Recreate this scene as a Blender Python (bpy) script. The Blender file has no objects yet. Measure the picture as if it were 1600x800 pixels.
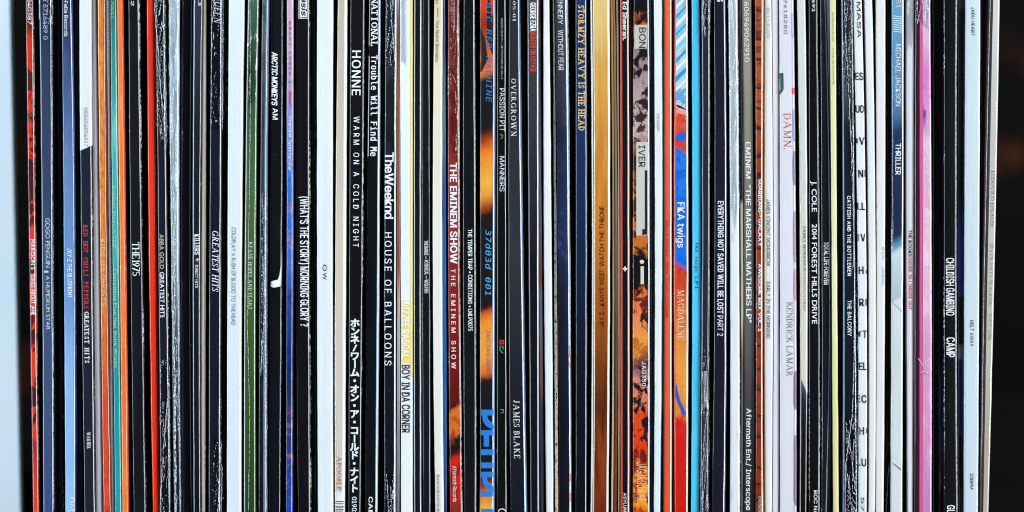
import bpy, bmesh, math, random
from mathutils import Vector, noise as mnoise

# ---------------------------------------------------------------- camera, light, exposure
SC = bpy.context.scene
COL = SC.collection
PITCH = math.radians(3.0)
DIST = 0.5556
cs, sn = math.cos(PITCH), math.sin(PITCH)
CAM = Vector((0, -DIST * cs, DIST * sn))
FPX = 50 / 36 * 1600
cam_data = bpy.data.cameras.new('camera')
cam_data.lens = 50
cam_data.sensor_width = 36
cam_data.clip_start = 0.01
cam_data.clip_end = 50
cam_data.dof.use_dof = True
cam_data.dof.focus_distance = DIST
cam_data.dof.aperture_fstop = 5.0
cam = bpy.data.objects.new('camera', cam_data)
cam.location = CAM
cam.rotation_euler = (math.pi / 2 - PITCH, 0, 0)
COL.objects.link(cam)
SC.camera = cam

world = bpy.data.worlds.new('World')
SC.world = world
world.use_nodes = True
bg = world.node_tree.nodes['Background']
bg.inputs[0].default_value = (0.55, 0.72, 1.0, 1)
bg.inputs[1].default_value = 0.012

def area(name, loc, target, sx, sy, watts, colour):
    d = bpy.data.lights.new(name, 'AREA')
    d.shape = 'RECTANGLE'
    d.size, d.size_y = sx, sy
    d.energy = watts
    d.color = colour
    o = bpy.data.objects.new(name, d)
    o.location = loc
    o.rotation_euler = (Vector(target) - Vector(loc)).to_track_quat('-Z', 'Y').to_euler()
    COL.objects.link(o)
    return o
area('window_light', (1.76, -1.12, 0.42), (0, 0, 0), 0.62, 2.4, 56.0, (0.90, 0.955, 1.0))
area('room_light', (-0.45, -1.15, 1.65), (0, 0, 0), 1.4, 0.9, 19.5, (1.0, 0.985, 0.96))
area('side_window_light', (-0.95, -0.46, 0.2), (-0.25, 0.05, 0), 0.18, 1.1, 10.5, (0.72, 0.88, 1.0))

SC.view_settings.view_transform = 'Standard'
SC.view_settings.look = 'None'
SC.view_settings.exposure = 0.2
SC.view_settings.gamma = 1.0
SC.view_settings.use_curve_mapping = False
SC.cycles.filter_width = 1.1

# ---------------------------------------------------------------- geometry of the picture plane, in metres
def z_of(py, Y):
    """height at depth Y of the photo row py (a spine standing at depth Y)"""
    t = (400 - py) / FPX
    a = Y - CAM.y
    return CAM.z + a * (t * cs - sn) / (cs + t * sn)
def py_of(z, Y):
    a, b = Y - CAM.y, z - CAM.z
    return 400 - FPX * (a * sn + b * cs) / (a * cs - b * sn)
def x_of(px, Y, z):
    a, b = Y - CAM.y, z - CAM.z
    return (px - 800) / FPX * (a * cs - b * sn)
PX = DIST / FPX                       # one photo pixel on the row of spines: 0.25 mm
Z_BASE, Z_TOP = -0.165, 0.150         # a 315 mm sleeve standing on the shelf

def lin(c):
    return tuple(((v / 255) / 12.92 if v <= 10 else (((v / 255) + 0.055) / 1.055) ** 2.4) for v in c)
def rgba(c, k=0.97):
    return tuple(v * k for v in lin(c)) + (1,)

# ---------------------------------------------------------------- materials
def new_mat(name):
    m = bpy.data.materials.new(name)
    m.use_nodes = True
    nt = m.node_tree
    return m, nt, nt.nodes['Principled BSDF']
def N(nt, kind, **kw):
    n = nt.nodes.new(kind)
    for k, v in kw.items():
        setattr(n, k, v)
    return n
def math_node(nt, op, a, b=None, c=None, clamp=False):
    n = N(nt, 'ShaderNodeMath', operation=op, use_clamp=clamp)
    for i, v in enumerate((a, b, c)):
        if v is None: continue
        if isinstance(v, (int, float)): n.inputs[i].default_value = v
        else: nt.links.new(v, n.inputs[i])
    return n.outputs[0]
def mix_col(nt, fac, a, b, blend='MIX'):
    n = N(nt, 'ShaderNodeMix', data_type='RGBA', blend_type=blend)
    for i, v in ((0, fac), (6, a), (7, b)):
        if isinstance(v, (int, float)): n.inputs[i].default_value = v
        elif isinstance(v, tuple): n.inputs[i].default_value = v
        else: nt.links.new(v, n.inputs[i])
    return n.outputs[2]
def noise_tex(nt, vec, scale, detail=3, rough=0.55, dist=0.0):
    n = N(nt, 'ShaderNodeTexNoise')
    n.inputs['Scale'].default_value = scale
    n.inputs['Detail'].default_value = detail
    n.inputs['Roughness'].default_value = rough
    n.inputs['Distortion'].default_value = dist
    nt.links.new(vec, n.inputs['Vector'])
    return n.outputs['Fac']
def scaled(nt, vec, sx, sy, sz, off=0.0):
    n = N(nt, 'ShaderNodeMapping')
    n.inputs['Scale'].default_value = (sx, sy, sz)
    n.inputs['Location'].default_value = (off, off * 1.7, off * 0.6)
    nt.links.new(vec, n.inputs['Vector'])
    return n.outputs[0]
def smooth(nt, v, lo, hi):
    n = N(nt, 'ShaderNodeMapRange', interpolation_type='SMOOTHSTEP')
    n.inputs['From Min'].default_value = lo
    n.inputs['From Max'].default_value = hi
    nt.links.new(v, n.inputs['Value'])
    return n.outputs[0]
def ramp(nt, v, stops, interp='LINEAR'):
    """colour by the photo row: stops are (row, sRGB)"""
    n = N(nt, 'ShaderNodeValToRGB')
    n.color_ramp.interpolation = interp
    el = n.color_ramp.elements
    pts = sorted(stops)
    while len(el) < len(pts): el.new(0.5)
    for e, (p, c) in zip(el, pts):
        e.position = min(max((p + 200) / 1200, 0), 1)
        e.color = rgba(c)
    nt.links.new(v, n.inputs[0])
    return n.outputs[0]

def card(name, base, second=None, blob=(18, 18, 18), cut=(0.5, 0.56), distort=0.0, dscale=60, slope=0.0,
         interp='LINEAR', interp2='LINEAR', rough=0.34, wear=(0.12, 0.25), dust=0.3, grain=0.12, bump=0.25, seed=0,
         lines=None, metal=0.0, coat=0.9, streak=0.12, wearcol=(225, 226, 222)):
    """printed and laminated card: base and second are one colour or stops down the spine, mixed by a blobby noise"""
    m, nt, p = new_mat(name)
    L = nt.links
    uvn = N(nt, 'ShaderNodeUVMap'); uvn.uv_map = 'UVMap'
    sep = N(nt, 'ShaderNodeSeparateXYZ'); L.new(uvn.outputs[0], sep.inputs[0])
    u, v = sep.outputs[0], sep.outputs[1]
    geo = N(nt, 'ShaderNodeTexCoord')
    obj = N(nt, 'ShaderNodeVectorMath', operation='ADD')
    L.new(geo.outputs['Object'], obj.inputs[0]); obj.inputs[1].default_value = (seed * 0.37, seed * 0.11, seed * 0.73)
    co = obj.outputs[0]
    vv = v
    if distort or slope:
        d = noise_tex(nt, scaled(nt, co, 1, 1, 1), dscale * 10, 4, 0.6)
        vv = math_node(nt, 'ADD', v, math_node(nt, 'MULTIPLY', math_node(nt, 'SUBTRACT', d, 0.5), distort / 1200))
        vv = math_node(nt, 'ADD', vv, math_node(nt, 'MULTIPLY', u, slope / 1200))
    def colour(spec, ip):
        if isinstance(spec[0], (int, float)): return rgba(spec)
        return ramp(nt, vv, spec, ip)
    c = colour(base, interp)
    if second is not None:
        bm_ = noise_tex(nt, scaled(nt, co, blob[0], blob[1], blob[2], seed), 10, 4, 0.58, 0.4)
        c = mix_col(nt, smooth(nt, bm_, cut[0], cut[1]), c, colour(second, interp2))
    # fine print grain, broad fading and lengthwise scuffs
    g = noise_tex(nt, co, 2600, 3, 0.7)
    b = noise_tex(nt, scaled(nt, co, 1, 1, 0.35), 90, 3, 0.6)
    s = noise_tex(nt, scaled(nt, co, 1, 1, 0.02), 1500, 2, 0.6)
    k = math_node(nt, 'ADD', math_node(nt, 'MULTIPLY', math_node(nt, 'SUBTRACT', g, 0.5), grain * 2.0),
                  math_node(nt, 'MULTIPLY', math_node(nt, 'SUBTRACT', b, 0.5), grain * 1.8))
    k = math_node(nt, 'ADD', k, math_node(nt, 'MULTIPLY', math_node(nt, 'SUBTRACT', s, 0.5), streak * 1.4))
    hs = N(nt, 'ShaderNodeHueSaturation')
    L.new(math_node(nt, 'ADD', k, 1.0), hs.inputs['Value'])
    if isinstance(c, tuple): hs.inputs['Color'].default_value = c
    else: L.new(c, hs.inputs['Color'])
    c = hs.outputs[0]
    if lines:
        wv = N(nt, 'ShaderNodeTexWave', wave_type='BANDS', bands_direction=lines[1])
        wv.inputs['Scale'].default_value = lines[0]
        wv.inputs['Distortion'].default_value = lines[4]
        wv.inputs['Detail'].default_value = 2
        wv.inputs['Detail Scale'].default_value = 2
        L.new(co, wv.inputs['Vector'])
        c = mix_col(nt, smooth(nt, wv.outputs['Fac'], lines[2], lines[2] + 0.15), c, rgba(lines[3]))
    # cardboard showing where the folded edges are rubbed, and specks of dust
    n1 = noise_tex(nt, scaled(nt, co, 1.0, 1.0, 0.6, seed), 1300, 4, 0.65)
    n2 = noise_tex(nt, scaled(nt, co, 0.2, 0.2, 1, seed + 3), 26, 2, 0.5)
    n = math_node(nt, 'ADD', math_node(nt, 'MULTIPLY', n1, 0.65), math_node(nt, 'MULTIPLY', n2, 0.55))
    for side, amt in ((0, wear[0]), (1, wear[1])):
        if amt <= 0: continue
        e = smooth(nt, u, 0.13, 0.03) if side == 0 else smooth(nt, u, 0.87, 0.97)
        e = math_node(nt, 'MULTIPLY', e, math_node(nt, 'GREATER_THAN', u, -0.3) if side == 0 else math_node(nt, 'LESS_THAN', u, 1.3))
        w = math_node(nt, 'ADD', n, math_node(nt, 'MULTIPLY', e, 0.22 * amt + 0.06))
        mask = math_node(nt, 'MULTIPLY', smooth(nt, w, 0.825 - 0.05 * amt, 0.875), e)
        c = mix_col(nt, math_node(nt, 'MULTIPLY', mask, 0.9, clamp=True), c, rgba(wearcol))
    if dust > 0:
        dn = noise_tex(nt, co, 1900, 1, 0.4)
        dm = smooth(nt, dn, 0.80 - 0.05 * dust, 0.86)
        c = mix_col(nt, math_node(nt, 'MULTIPLY', dm, 0.55), c, rgba((200, 208, 216)))
    L.new(c, p.inputs['Base Color'])
    p.inputs['Metallic'].default_value = metal
    rn = noise_tex(nt, scaled(nt, co, 1, 1, 0.2), 240, 4, 0.65)
    L.new(math_node(nt, 'MULTIPLY_ADD', rn, 0.35, rough - 0.17, clamp=True), p.inputs['Roughness'])
    p.inputs['Specular IOR Level'].default_value = 0.16
    p.inputs['Coat Weight'].default_value = coat * (0.55 + 0.45 * ((seed * 0.618) % 1))
    p.inputs['Coat IOR'].default_value = 1.9
    p.inputs['Coat Roughness'].default_value = 0.09
    bh = noise_tex(nt, scaled(nt, co, 1, 1, 0.12), 520, 4, 0.6)
    bn = N(nt, 'ShaderNodeBump')
    bn.inputs['Strength'].default_value = bump
    bn.inputs['Distance'].default_value = 0.0006
    L.new(math_node(nt, 'MULTIPLY_ADD', g, 0.12, bh), bn.inputs['Height'])
    L.new(bn.outputs[0], p.inputs['Normal'])
    cn = N(nt, 'ShaderNodeBump')
    cn.inputs['Strength'].default_value = bump * 0.35
    cn.inputs['Distance'].default_value = 0.0005
    L.new(bh, cn.inputs['Height'])
    L.new(cn.outputs[0], p.inputs['Coat Normal'])
    return m

INKS = {}
def ink(c):
    c = tuple(c)
    if c not in INKS:
        m, nt, p = new_mat('printed_ink')
        tc = N(nt, 'ShaderNodeTexCoord')
        nz = noise_tex(nt, tc.outputs['Object'], 2200, 3, 0.7)
        hs = N(nt, 'ShaderNodeHueSaturation'); hs.inputs['Color'].default_value = rgba(c)
        nt.links.new(math_node(nt, 'MULTIPLY_ADD', nz, 0.36, 0.80), hs.inputs['Value'])
        nt.links.new(hs.outputs[0], p.inputs['Base Color'])
        p.inputs['Roughness'].default_value = 0.42
        p.inputs['Coat Weight'].default_value = 0.2
        INKS[c] = m
    return INKS[c]

def film_material():
    m, nt, p = new_mat('clear_plastic_film')
    out = nt.nodes['Material Output']
    nt.nodes.remove(p)
    tr = N(nt, 'ShaderNodeBsdfTransparent'); tr.inputs[0].default_value = (0.99, 0.995, 1, 1)
    gl = N(nt, 'ShaderNodeBsdfGlossy'); gl.inputs['Roughness'].default_value = 0.07; gl.inputs[0].default_value = (0.95, 0.97, 1, 1)
    lw = N(nt, 'ShaderNodeLayerWeight'); lw.inputs[0].default_value = 0.32
    tc = N(nt, 'ShaderNodeTexCoord')
    nz = noise_tex(nt, scaled(nt, tc.outputs['Object'], 1, 1, 0.3), 160, 2, 0.5, 0.6)
    bn = N(nt, 'ShaderNodeBump'); bn.inputs['Strength'].default_value = 0.25; bn.inputs['Distance'].default_value = 0.0006
    nt.links.new(nz, bn.inputs['Height'])
    nt.links.new(bn.outputs[0], gl.inputs['Normal']); nt.links.new(bn.outputs[0], lw.inputs['Normal'])
    mx = N(nt, 'ShaderNodeMixShader')
    nt.links.new(math_node(nt, 'MULTIPLY_ADD', lw.outputs['Fresnel'], 0.5, 0.03, clamp=True), mx.inputs[0])
    nt.links.new(tr.outputs[0], mx.inputs[1]); nt.links.new(gl.outputs[0], mx.inputs[2])
    nt.links.new(mx.outputs[0], out.inputs[0])
    return m
FILM = film_material()
def film_edge_glint_material():  # pale film for torn edges and for drawn edge highlights
    m, nt, p = new_mat('torn_film_or_glint')
    tc = N(nt, 'ShaderNodeTexCoord')
    nz = noise_tex(nt, tc.outputs['Object'], 900, 3, 0.7)
    p.inputs['Base Color'].default_value = (0.72, 0.79, 0.86, 1)
    nt.links.new(smooth(nt, nz, 0.36, 0.56), p.inputs['Alpha'])
    p.inputs['Roughness'].default_value = 0.2
    return m
FILM_EDGE_GLINT = film_edge_glint_material()

# ---------------------------------------------------------------- lettering
GLYPH = {}
def bundled(fname):
    # typefaces that come with Blender; the built-in one is used where they are missing
    try:
        import os
        return bpy.data.fonts.load(os.path.join(bpy.utils.system_resource('DATAFILES', path='fonts'), fname))
    except Exception:
        return None
FACES = {'sans': bundled('Inter.woff2'), 'mono': bundled('DejaVuSansMono.woff2'), 'built': None, 'cjk': bundled('Noto Sans CJK Regular.woff2')}
def font_glyph(ch, bold, face='sans'):
    """outline of one character as (verts, faces, xmin, xmax)"""
    key = (ch, round(bold, 3), face)
    if key not in GLYPH:
        cu = bpy.data.curves.new('glyph', 'FONT')
        cu.body = ch
        if FACES.get(face): cu.font = FACES[face]
        cu.resolution_u = 3
        cu.offset = bold
        ob = bpy.data.objects.new('glyph', cu)
        COL.objects.link(ob)
        dg = bpy.context.evaluated_depsgraph_get()
        dg.update()
        me = ob.evaluated_get(dg).to_mesh()
        vs = [(v.co.x, v.co.y) for v in me.vertices]
        fs = [tuple(f.vertices) for f in me.polygons]
        ob.evaluated_get(dg).to_mesh_clear()
        bpy.data.objects.remove(ob)
        bpy.data.curves.remove(cu)
        xs = [v[0] for v in vs] or [0, 0.3]
        GLYPH[key] = (vs, fs, min(xs), max(xs))
    return GLYPH[key]
CAPS = {f: max(v[1] for v in font_glyph('H', 0, f)[0]) for f in ('sans', 'mono', 'built')}
CAP = CAPS['sans']

SER = {
 'A': (.90, "L .08 0 .45 1 t|L .45 1 .82 0 T|L .22 .36 .66 .36 h|F .08 0|F .82 0"),
 'B': (.72, "L .15 0 .15 1 T|E .3 .75 .28 .235 -90 90|L .05 .975 .3 .975 h|L .15 .51 .3 .51 h|E .32 .26 .32 .245 -90 90|L .05 .025 .32 .025 h"),
 'C': (.80, "E .45 .5 .4 .48 48 312|L .72 .68 .72 .97 t"),
 'D': (.84, "L .15 0 .15 1 T|E .3 .5 .45 .475 -90 90|L .05 .975 .3 .975 h|L .05 .025 .3 .025 h"),
 'E': (.70, "L .15 0 .15 1 T|L .05 .975 .6 .975 h|L .05 .025 .62 .025 h|L .15 .52 .48 .52 h|L .6 1 .6 .78 t|L .62 0 .62 .24 t"),
 'F': (.66, "L .15 0 .15 1 T|L .05 .975 .6 .975 h|L .15 .5 .48 .5 h|L .6 1 .6 .76 t|F .15 0"),
 'G': (.86, "E .45 .5 .4 .48 48 330|L .72 .68 .72 .97 t|L .76 .03 .76 .42 T|F .76 .42"),
 'H': (.86, "L .15 0 .15 1 T|L .7 0 .7 1 T|L .15 .52 .7 .52 h|F .15 0|F .15 1|F .7 0|F .7 1"),
 'I': (.32, "L .16 0 .16 1 T|F .16 0|F .16 1"),
 'J': (.46, "L .3 .2 .3 1 T|E .14 .2 .16 .2 180 360|F .3 1"),
 'K': (.82, "L .15 0 .15 1 T|L .15 .42 .65 1 t|L .34 .6 .72 0 T|F .15 0|F .15 1|F .66 1|F .73 0"),
 'L': (.66, "L .15 0 .15 1 T|L .05 .025 .6 .025 h|L .6 0 .6 .24 t|F .15 1"),
 'M': (.96, "L .12 0 .12 1 t|L .12 1 .46 .05 T|L .46 .05 .8 1 t|L .8 0 .8 1 T|F .12 0|F .8 0|F .08 1|F .84 1"),
 'N': (.84, "L .12 0 .12 1 t|L .12 1 .7 0 T|L .7 0 .7 1 t|F .12 0|F .08 1|F .7 1"),
 'O': (.90, "E .45 .5 .4 .48 0 360"),
 'P': (.66, "L .15 0 .15 1 T|E .3 .73 .3 .245 -90 90|L .05 .975 .3 .975 h|L .15 .485 .3 .485 h|F .15 0"),
 'Q': (.90, "E .45 .5 .4 .48 0 360|L .5 .15 .82 -.15 T"),
 'R': (.80, "L .15 0 .15 1 T|E .3 .73 .3 .245 -90 90|L .05 .975 .3 .975 h|L .15 .485 .3 .485 h|L .36 .48 .7 0 T|F .15 0|F .73 0"),
 'S': (.64, "E .32 .74 .24 .235 35 270|E .32 .265 .26 .24 90 -145|L .52 .7 .52 .97 t|L .07 .03 .07 .3 t"),
 'T': (.72, "L .36 0 .36 1 T|L .03 .975 .69 .975 h|L .03 1 .03 .78 t|L .69 1 .69 .78 t|F .36 0"),
 'U': (.84, "L .15 .3 .15 1 T|E .42 .3 .27 .28 180 360|L .69 .3 .69 1 t|F .15 1|F .69 1"),
 'V': (.84, "L .06 1 .42 0 T|L .42 0 .78 1 t|F .06 1|F .78 1"),
 'W': (1.2, "L .06 1 .34 0 T|L .34 0 .6 1 t|L .6 1 .86 0 T|L .86 0 1.14 1 t|F .06 1|F .6 1|F 1.14 1"),
 'X': (.78, "L .08 1 .7 0 T|L .7 1 .08 0 t|F .08 1|F .7 1|F .08 0|F .7 0"),
 'Y': (.80, "L .05 1 .4 .45 T|L .75 1 .4 .45 t|L .4 0 .4 .48 T|F .05 1|F .75 1|F .4 0"),
 'Z': (.70, "L .06 .975 .64 .975 h|L .64 1 .06 0 T|L .06 .025 .66 .025 h|L .06 1 .06 .8 t|L .66 0 .66 .22 t"),
 '0': (.64, "E .32 .5 .26 .48 0 360"), '1': (.42, "L .22 0 .22 1 T|F .22 0|L .22 1 .06 .86 t"),
 '2': (.64, "E .3 .72 .24 .26 170 -30|L .5 .6 .06 .03 T|L .06 .03 .58 .03 h"),
 '3': (.60, "E .28 .74 .22 .24 150 -90|E .28 .26 .26 .25 90 -150"),
 '4': (.66, "L .44 0 .44 1 T|L .44 1 .03 .3 t|L .03 .3 .62 .3 h"),
 '5': (.60, "L .1 .97 .5 .97 h|L .1 .97 .1 .55 t|E .26 .3 .28 .29 120 -150"),
 '6': (.62, "E .3 .3 .25 .28 0 360|L .06 .35 .4 1 T"), '7': (.62, "L .05 .97 .58 .97 h|L .58 .97 .2 0 T"),
 '8': (.62, "E .3 .75 .2 .23 0 360|E .3 .26 .26 .25 0 360"), '9': (.62, "E .3 .68 .25 .3 0 360|L .54 .65 .2 0 T"),
 '.': (.24, "L .12 0 .12 .14 T"), '-': (.4, "L .05 .4 .35 .4 h"), "'": (.2, "L .1 1 .1 .75 T"),
}
SGLYPH = {}
def serif_glyph(ch, style):
    """a pen-drawn roman capital: thick stems, thin hairlines, foot serifs"""
    key = (ch, style)
    if key in SGLYPH: return SGLYPH[key]
    T, t, sl = {'serif': (.15, .065, .11), 'light': (.10, .045, .09), 'slab': (.19, .12, .16)}[style]
    w, prog = SER[ch]
    vs, fs, lay = [], [], []
    def quad(pts, k):
        b = len(vs); vs.extend(pts); lay.extend([k] * len(pts)); fs.append(tuple(range(b, b + len(pts))))
    for k, cmd in enumerate(prog.split('|')):
        a = cmd.split()
        if a[0] == 'L':
            x0, y0, x1, y1 = map(float, a[1:5])
            hw = (T if a[5] == 'T' else t) / 2
            dx, dy = x1 - x0, y1 - y0
            l = math.hypot(dx, dy)
            if abs(dx) > 0.1 and abs(dy) > 0.1:        # slanted stroke: cut level at both ends
                h = hw * l / abs(dy)
                quad([(x0 - h, y0), (x0 + h, y0), (x1 + h, y1), (x1 - h, y1)], k)
            else:
                nx, ny = -dy / l * hw, dx / l * hw
                quad([(x0 + nx, y0 + ny), (x0 - nx, y0 - ny), (x1 - nx, y1 - ny), (x1 + nx, y1 + ny)], k)
        elif a[0] == 'E':
            cx, cy, rx, ry, a0, a1 = map(float, a[1:7])
            n = max(6, int(abs(a1 - a0) / 20))
            rim = []
            for i in range(n + 1):
                an = math.radians(a0 + (a1 - a0) * i / n)
                c, s = math.cos(an), math.sin(an)
                hw = (t + (T - t) * abs(c) ** 1.3) / 2
                rim.append(((cx + (rx + hw * .2) * c, cy + (ry) * s), (cx + (rx - hw * 1.8) * c, cy + (ry - t) * s)))
            for (o0, i0), (o1, i1) in zip(rim, rim[1:]):
                quad([o0, o1, i1, i0], k)
        else:
            x, y = float(a[1]), float(a[2])
            y0, y1 = (y, y + t * .9) if y < .3 else (y - t * .9, y)
            quad([(x - sl - T * .3, y0), (x + sl + T * .3, y0), (x + sl + T * .3, y1), (x - sl - T * .3, y1)], k)
    xs = [v[0] for v in vs]
    SGLYPH[key] = (vs, fs, min(xs), max(xs), lay)
    return SGLYPH[key]

def layout(text, font='sans', bold=0.0, italic=0.0, track=0.0, mono=False):
    """string -> flat (verts, faces), cap height 1, length as laid out"""
    V, F, LY = [], [], []
    pen = 0.0
    for ch in text:
        if ch == ' ':
            pen += (0.92 if mono else 0.42) + track * 1.2
            continue
        if font not in ('sans', 'gill') and ch.upper() in SER and not (ch.islower()):
            vs, fs, a, b, lay = serif_glyph(ch, font)
            k = 1.0
        else:
            face = 'mono' if mono else 'built' if font == 'gill' else 'sans'
            vs, fs, a, b = font_glyph(ch, 0.0, face)
            lay = [0] * len(vs)
            k = 1 / CAPS[face]
        off = pen - a * k
        if mono:
            off = pen + 0.46 - (a + b) / 2 * k
        # heavier weights are the same outline laid down a few times, a hair apart
        b1 = bold * 1.15
        shifts = [(0, 0)] if bold <= 0 else [(-b1, -b1 * .5), (b1, b1 * .5), (-b1, b1 * .5), (b1, -b1 * .5)]
        for q, (sx, sy) in enumerate(shifts):
            base = len(V)
            for (x, y), l in zip(vs, lay):
                V.append((x * k + off + sx + italic * y * k, y * k + sy)); LY.append(l + q)
            for f in fs: F.append(tuple(i + base for i in f))
        pen += 0.92 + track if mono else (b - a) * k + 0.13 + bold * 1.6 + track
    return V, F, LY

# ---------------------------------------------------------------- builders
def link_mesh(name, verts, faces, mats, parent=None, loc=None, smooth_faces=False, mat_idx=None, uvs=None):
    me = bpy.data.meshes.new(name)
    me.from_pydata(verts, [], faces)
    for m in mats: me.materials.append(m)
    if mat_idx: me.polygons.foreach_set('material_index', mat_idx)
    if uvs:
        lay = me.uv_layers.new(name='UVMap')
        for lp in me.loops: lay.data[lp.index].uv = uvs[lp.vertex_index]
    if smooth_faces:
        me.polygons.foreach_set('use_smooth', [True] * len(me.polygons))
    me.update()
    ob = bpy.data.objects.new(name, me)
    COL.objects.link(ob)
    if parent: ob.parent = parent
    if loc: ob.location = loc
    return ob

def tri_interp(t, py):
    a, b, c = t
    def q(y):
        return (a * (y - 400) * (y - 785) / (385 * 770) - b * (y - 15) * (y - 785) / (385 * 385)
                + c * (y - 15) * (y - 400) / (770 * 385))
    if 0 <= py <= 800: return q(py)
    e = 0 if py < 0 else 800
    s = (q(e + 1) - q(e - 1)) / 2
    return q(e) + (py - e) * s * (0.45 if abs(s) > 0.012 else 0.8)

class Spine: pass
RECORDS = []
COUNT = [0]
GROUP = 'record sleeves standing spine out in one long row'

def record(label, L, R, base, text=(), side=(16, 16, 20), Y=None, bl=None, br=None, strips=(), bulge=0.3, wav=0.18, name='record_sleeve', **mk):
    """one cardboard record sleeve: L and R are the spine's edges at three heights"""
    COUNT[0] += 1
    sd = COUNT[0]
    rnd = random.Random(sd * 77)
    S = Spine()
    S.L, S.R = L, R
    S.Y = rnd.uniform(-0.0010, 0.0010) if Y is None else Y
    w = (sum(R) - sum(L)) / 3
    S.bl = min(2.2, 0.2 * w) if bl is None else bl
    S.br = min(2.8, 0.22 * w) if br is None else br
    S.bulge, S.wav, S.sd = bulge, wav, sd
    def edges(py):
        l, r = tri_interp(L, py), tri_interp(R, py)
        l += wav * 2 * (mnoise.noise((py * 0.02, sd * 3.1, 0)) ) + wav * mnoise.noise((py * 0.09, sd * 3.1, 5))
        r += wav * 2 * (mnoise.noise((py * 0.02, sd * 5.3, 9)) ) + wav * mnoise.noise((py * 0.09, sd * 5.3, 7))
        return l, max(r, l + 0.8)
    S.edges = edges
    xm = (sum(R) / 3 - 800) * PX
    to_lamp = Vector((1.76 - xm, -1.12)).normalized(); to_eye = Vector((-xm, -DIST)).normalized()
    h = to_lamp + to_eye
    fold = math.atan2(h.x, -h.y)              # laminated fold chamfer, angled per sleeve to throw a window_light glint at the camera
    fa, fb = max(0.05, fold - 0.13), fold + 0.13
    def fold_back(t, b):
        """setback at fraction t (0 inner, 1 outer) across a fold b pixels wide"""
        y, n = 0.0, 12
        for q in range(n):
            s = t * (q + .5) / n
            if s < .68: y += math.tan(fa + (fb - fa) * s / .68) * t / n * b
            else: y += math.tan(min(1.42, fb + (1.45 - fb) * (s - .68) / .32)) * t / n * b
        return y
    def prof(d, ww):
        """setback in pixels at d pixels from the left edge of a spine ww wide"""
        y = 0.0
        bl_, br_ = min(S.bl, ww * .45), min(S.br, ww * .45)
        if d < bl_: k = 1 - d / bl_; y += 1.15 * bl_ * (1 - math.sqrt(max(0, 1 - k * k)))
        if ww - d < br_: y += fold_back(min(1, 1 - (ww - d) / br_), br_)
        return y - bulge * (1 - (2 * d / ww - 1) ** 2)
    S.prof = prof
    px0 = tri_interp(L, 700), tri_interp(R, 700)
    S.loc = Vector((x_of(sum(px0) / 2, S.Y, Z_BASE), S.Y, Z_BASE))
    def point(py, u, eps=0.0):
        l, r = edges(py)
        z = z_of(py, S.Y)
        x = x_of(l + u * (r - l), S.Y, z)
        return Vector((x, S.Y + prof(u * (r - l), r - l) * PX - eps, z)) - S.loc
    S.point = point
    # profile stations across the spine
    us = {0.0, 1.0}
    bl_, br_ = S.bl / w, S.br / w
    for k in range(1, 6): us.add(bl_ * (1 - math.cos(k / 5 * math.pi / 2)) ); None
    for k in range(1, 6): us.add(bl_ + (1 - br_ - bl_) * k / 6)
    for t in (0, .08, .25, .45, .66, .78, .88, .95): us.add(1 - br_ * (1 - t))
    for s in strips: us.add(s[0]); us.add(s[1])
    us = sorted(us)
    us = [u for i, u in enumerate(us) if i == 0 or u - us[i - 1] > 1e-4]
    py_top, py_bot = py_of(Z_TOP, S.Y), py_of(Z_BASE, S.Y)
    rows = [py_bot + (py_top - py_bot) * i / 90 for i in range(91)]
    verts, uvs = [], []
    D = 0.313
    nc = len(us) + 2
    for py in rows:
        pts = [point(py, u) for u in us]
        back_l = Vector((pts[0].x, D, pts[0].z)); back_r = Vector((pts[-1].x, D, pts[-1].z))
        vv = (py + 200) / 1200
        verts.append(back_l); uvs.append((-1, vv))
        for u, p in zip(us, pts): verts.append(p); uvs.append((u, vv))
        verts.append(back_r); uvs.append((2, vv))
    faces, mi = [], []
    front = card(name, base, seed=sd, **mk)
    mats = [front, card('cover_card', side, rough=0.45, wear=(0, 0), dust=0.1, seed=sd + 200)]  # side default is near black, so gap shade is partly in the colour
    for s in strips:
        mats.append(card('spine_strip', s[2], seed=sd + 400, rough=mk.get('rough', 0.38), wear=(0, 0.15), dust=mk.get('dust', 0.3)))
    for j in range(len(rows) - 1):
        for i in range(nc):
            i2 = (i + 1) % nc
            faces.append((j * nc + i, j * nc + i2, (j + 1) * nc + i2, (j + 1) * nc + i))
            m = 0
            if i == 0 or i >= nc - 2: m = 1
            else:
                um = (us[i - 1] + us[i]) / 2
                for k, s in enumerate(strips):
                    if s[0] <= um <= s[1]: m = 2 + k
            mi.append(m)
    n = len(rows)
    faces.append(tuple(range(nc - 1, -1, -1))); mi.append(1)
    faces.append(tuple((n - 1) * nc + i for i in range(nc))); mi.append(1)
    S.verts, S.root = verts, None
    S.pending = (verts, faces, mats, mi, uvs)
    # the thing itself
    root = bpy.data.objects.new(name, None)
    root.empty_display_size = 0.02
    root.location = S.loc
    COL.objects.link(root)
    root['label'] = label
    root['category'] = 'record'
    root['group'] = GROUP
    S.root = root
    ob = link_mesh('cover', verts, faces, mats, root, None, False, mi, uvs)
    sm = [i not in (len(faces) - 1, len(faces) - 2) and mi[i] != 1 for i in range(len(faces))]
    ob.data.polygons.foreach_set('use_smooth', sm)
    for t in text: lettering(S, *t[0], **t[1])
    RECORDS.append(S)
    return S

def T(*a, **k): return (a, k)

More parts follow.
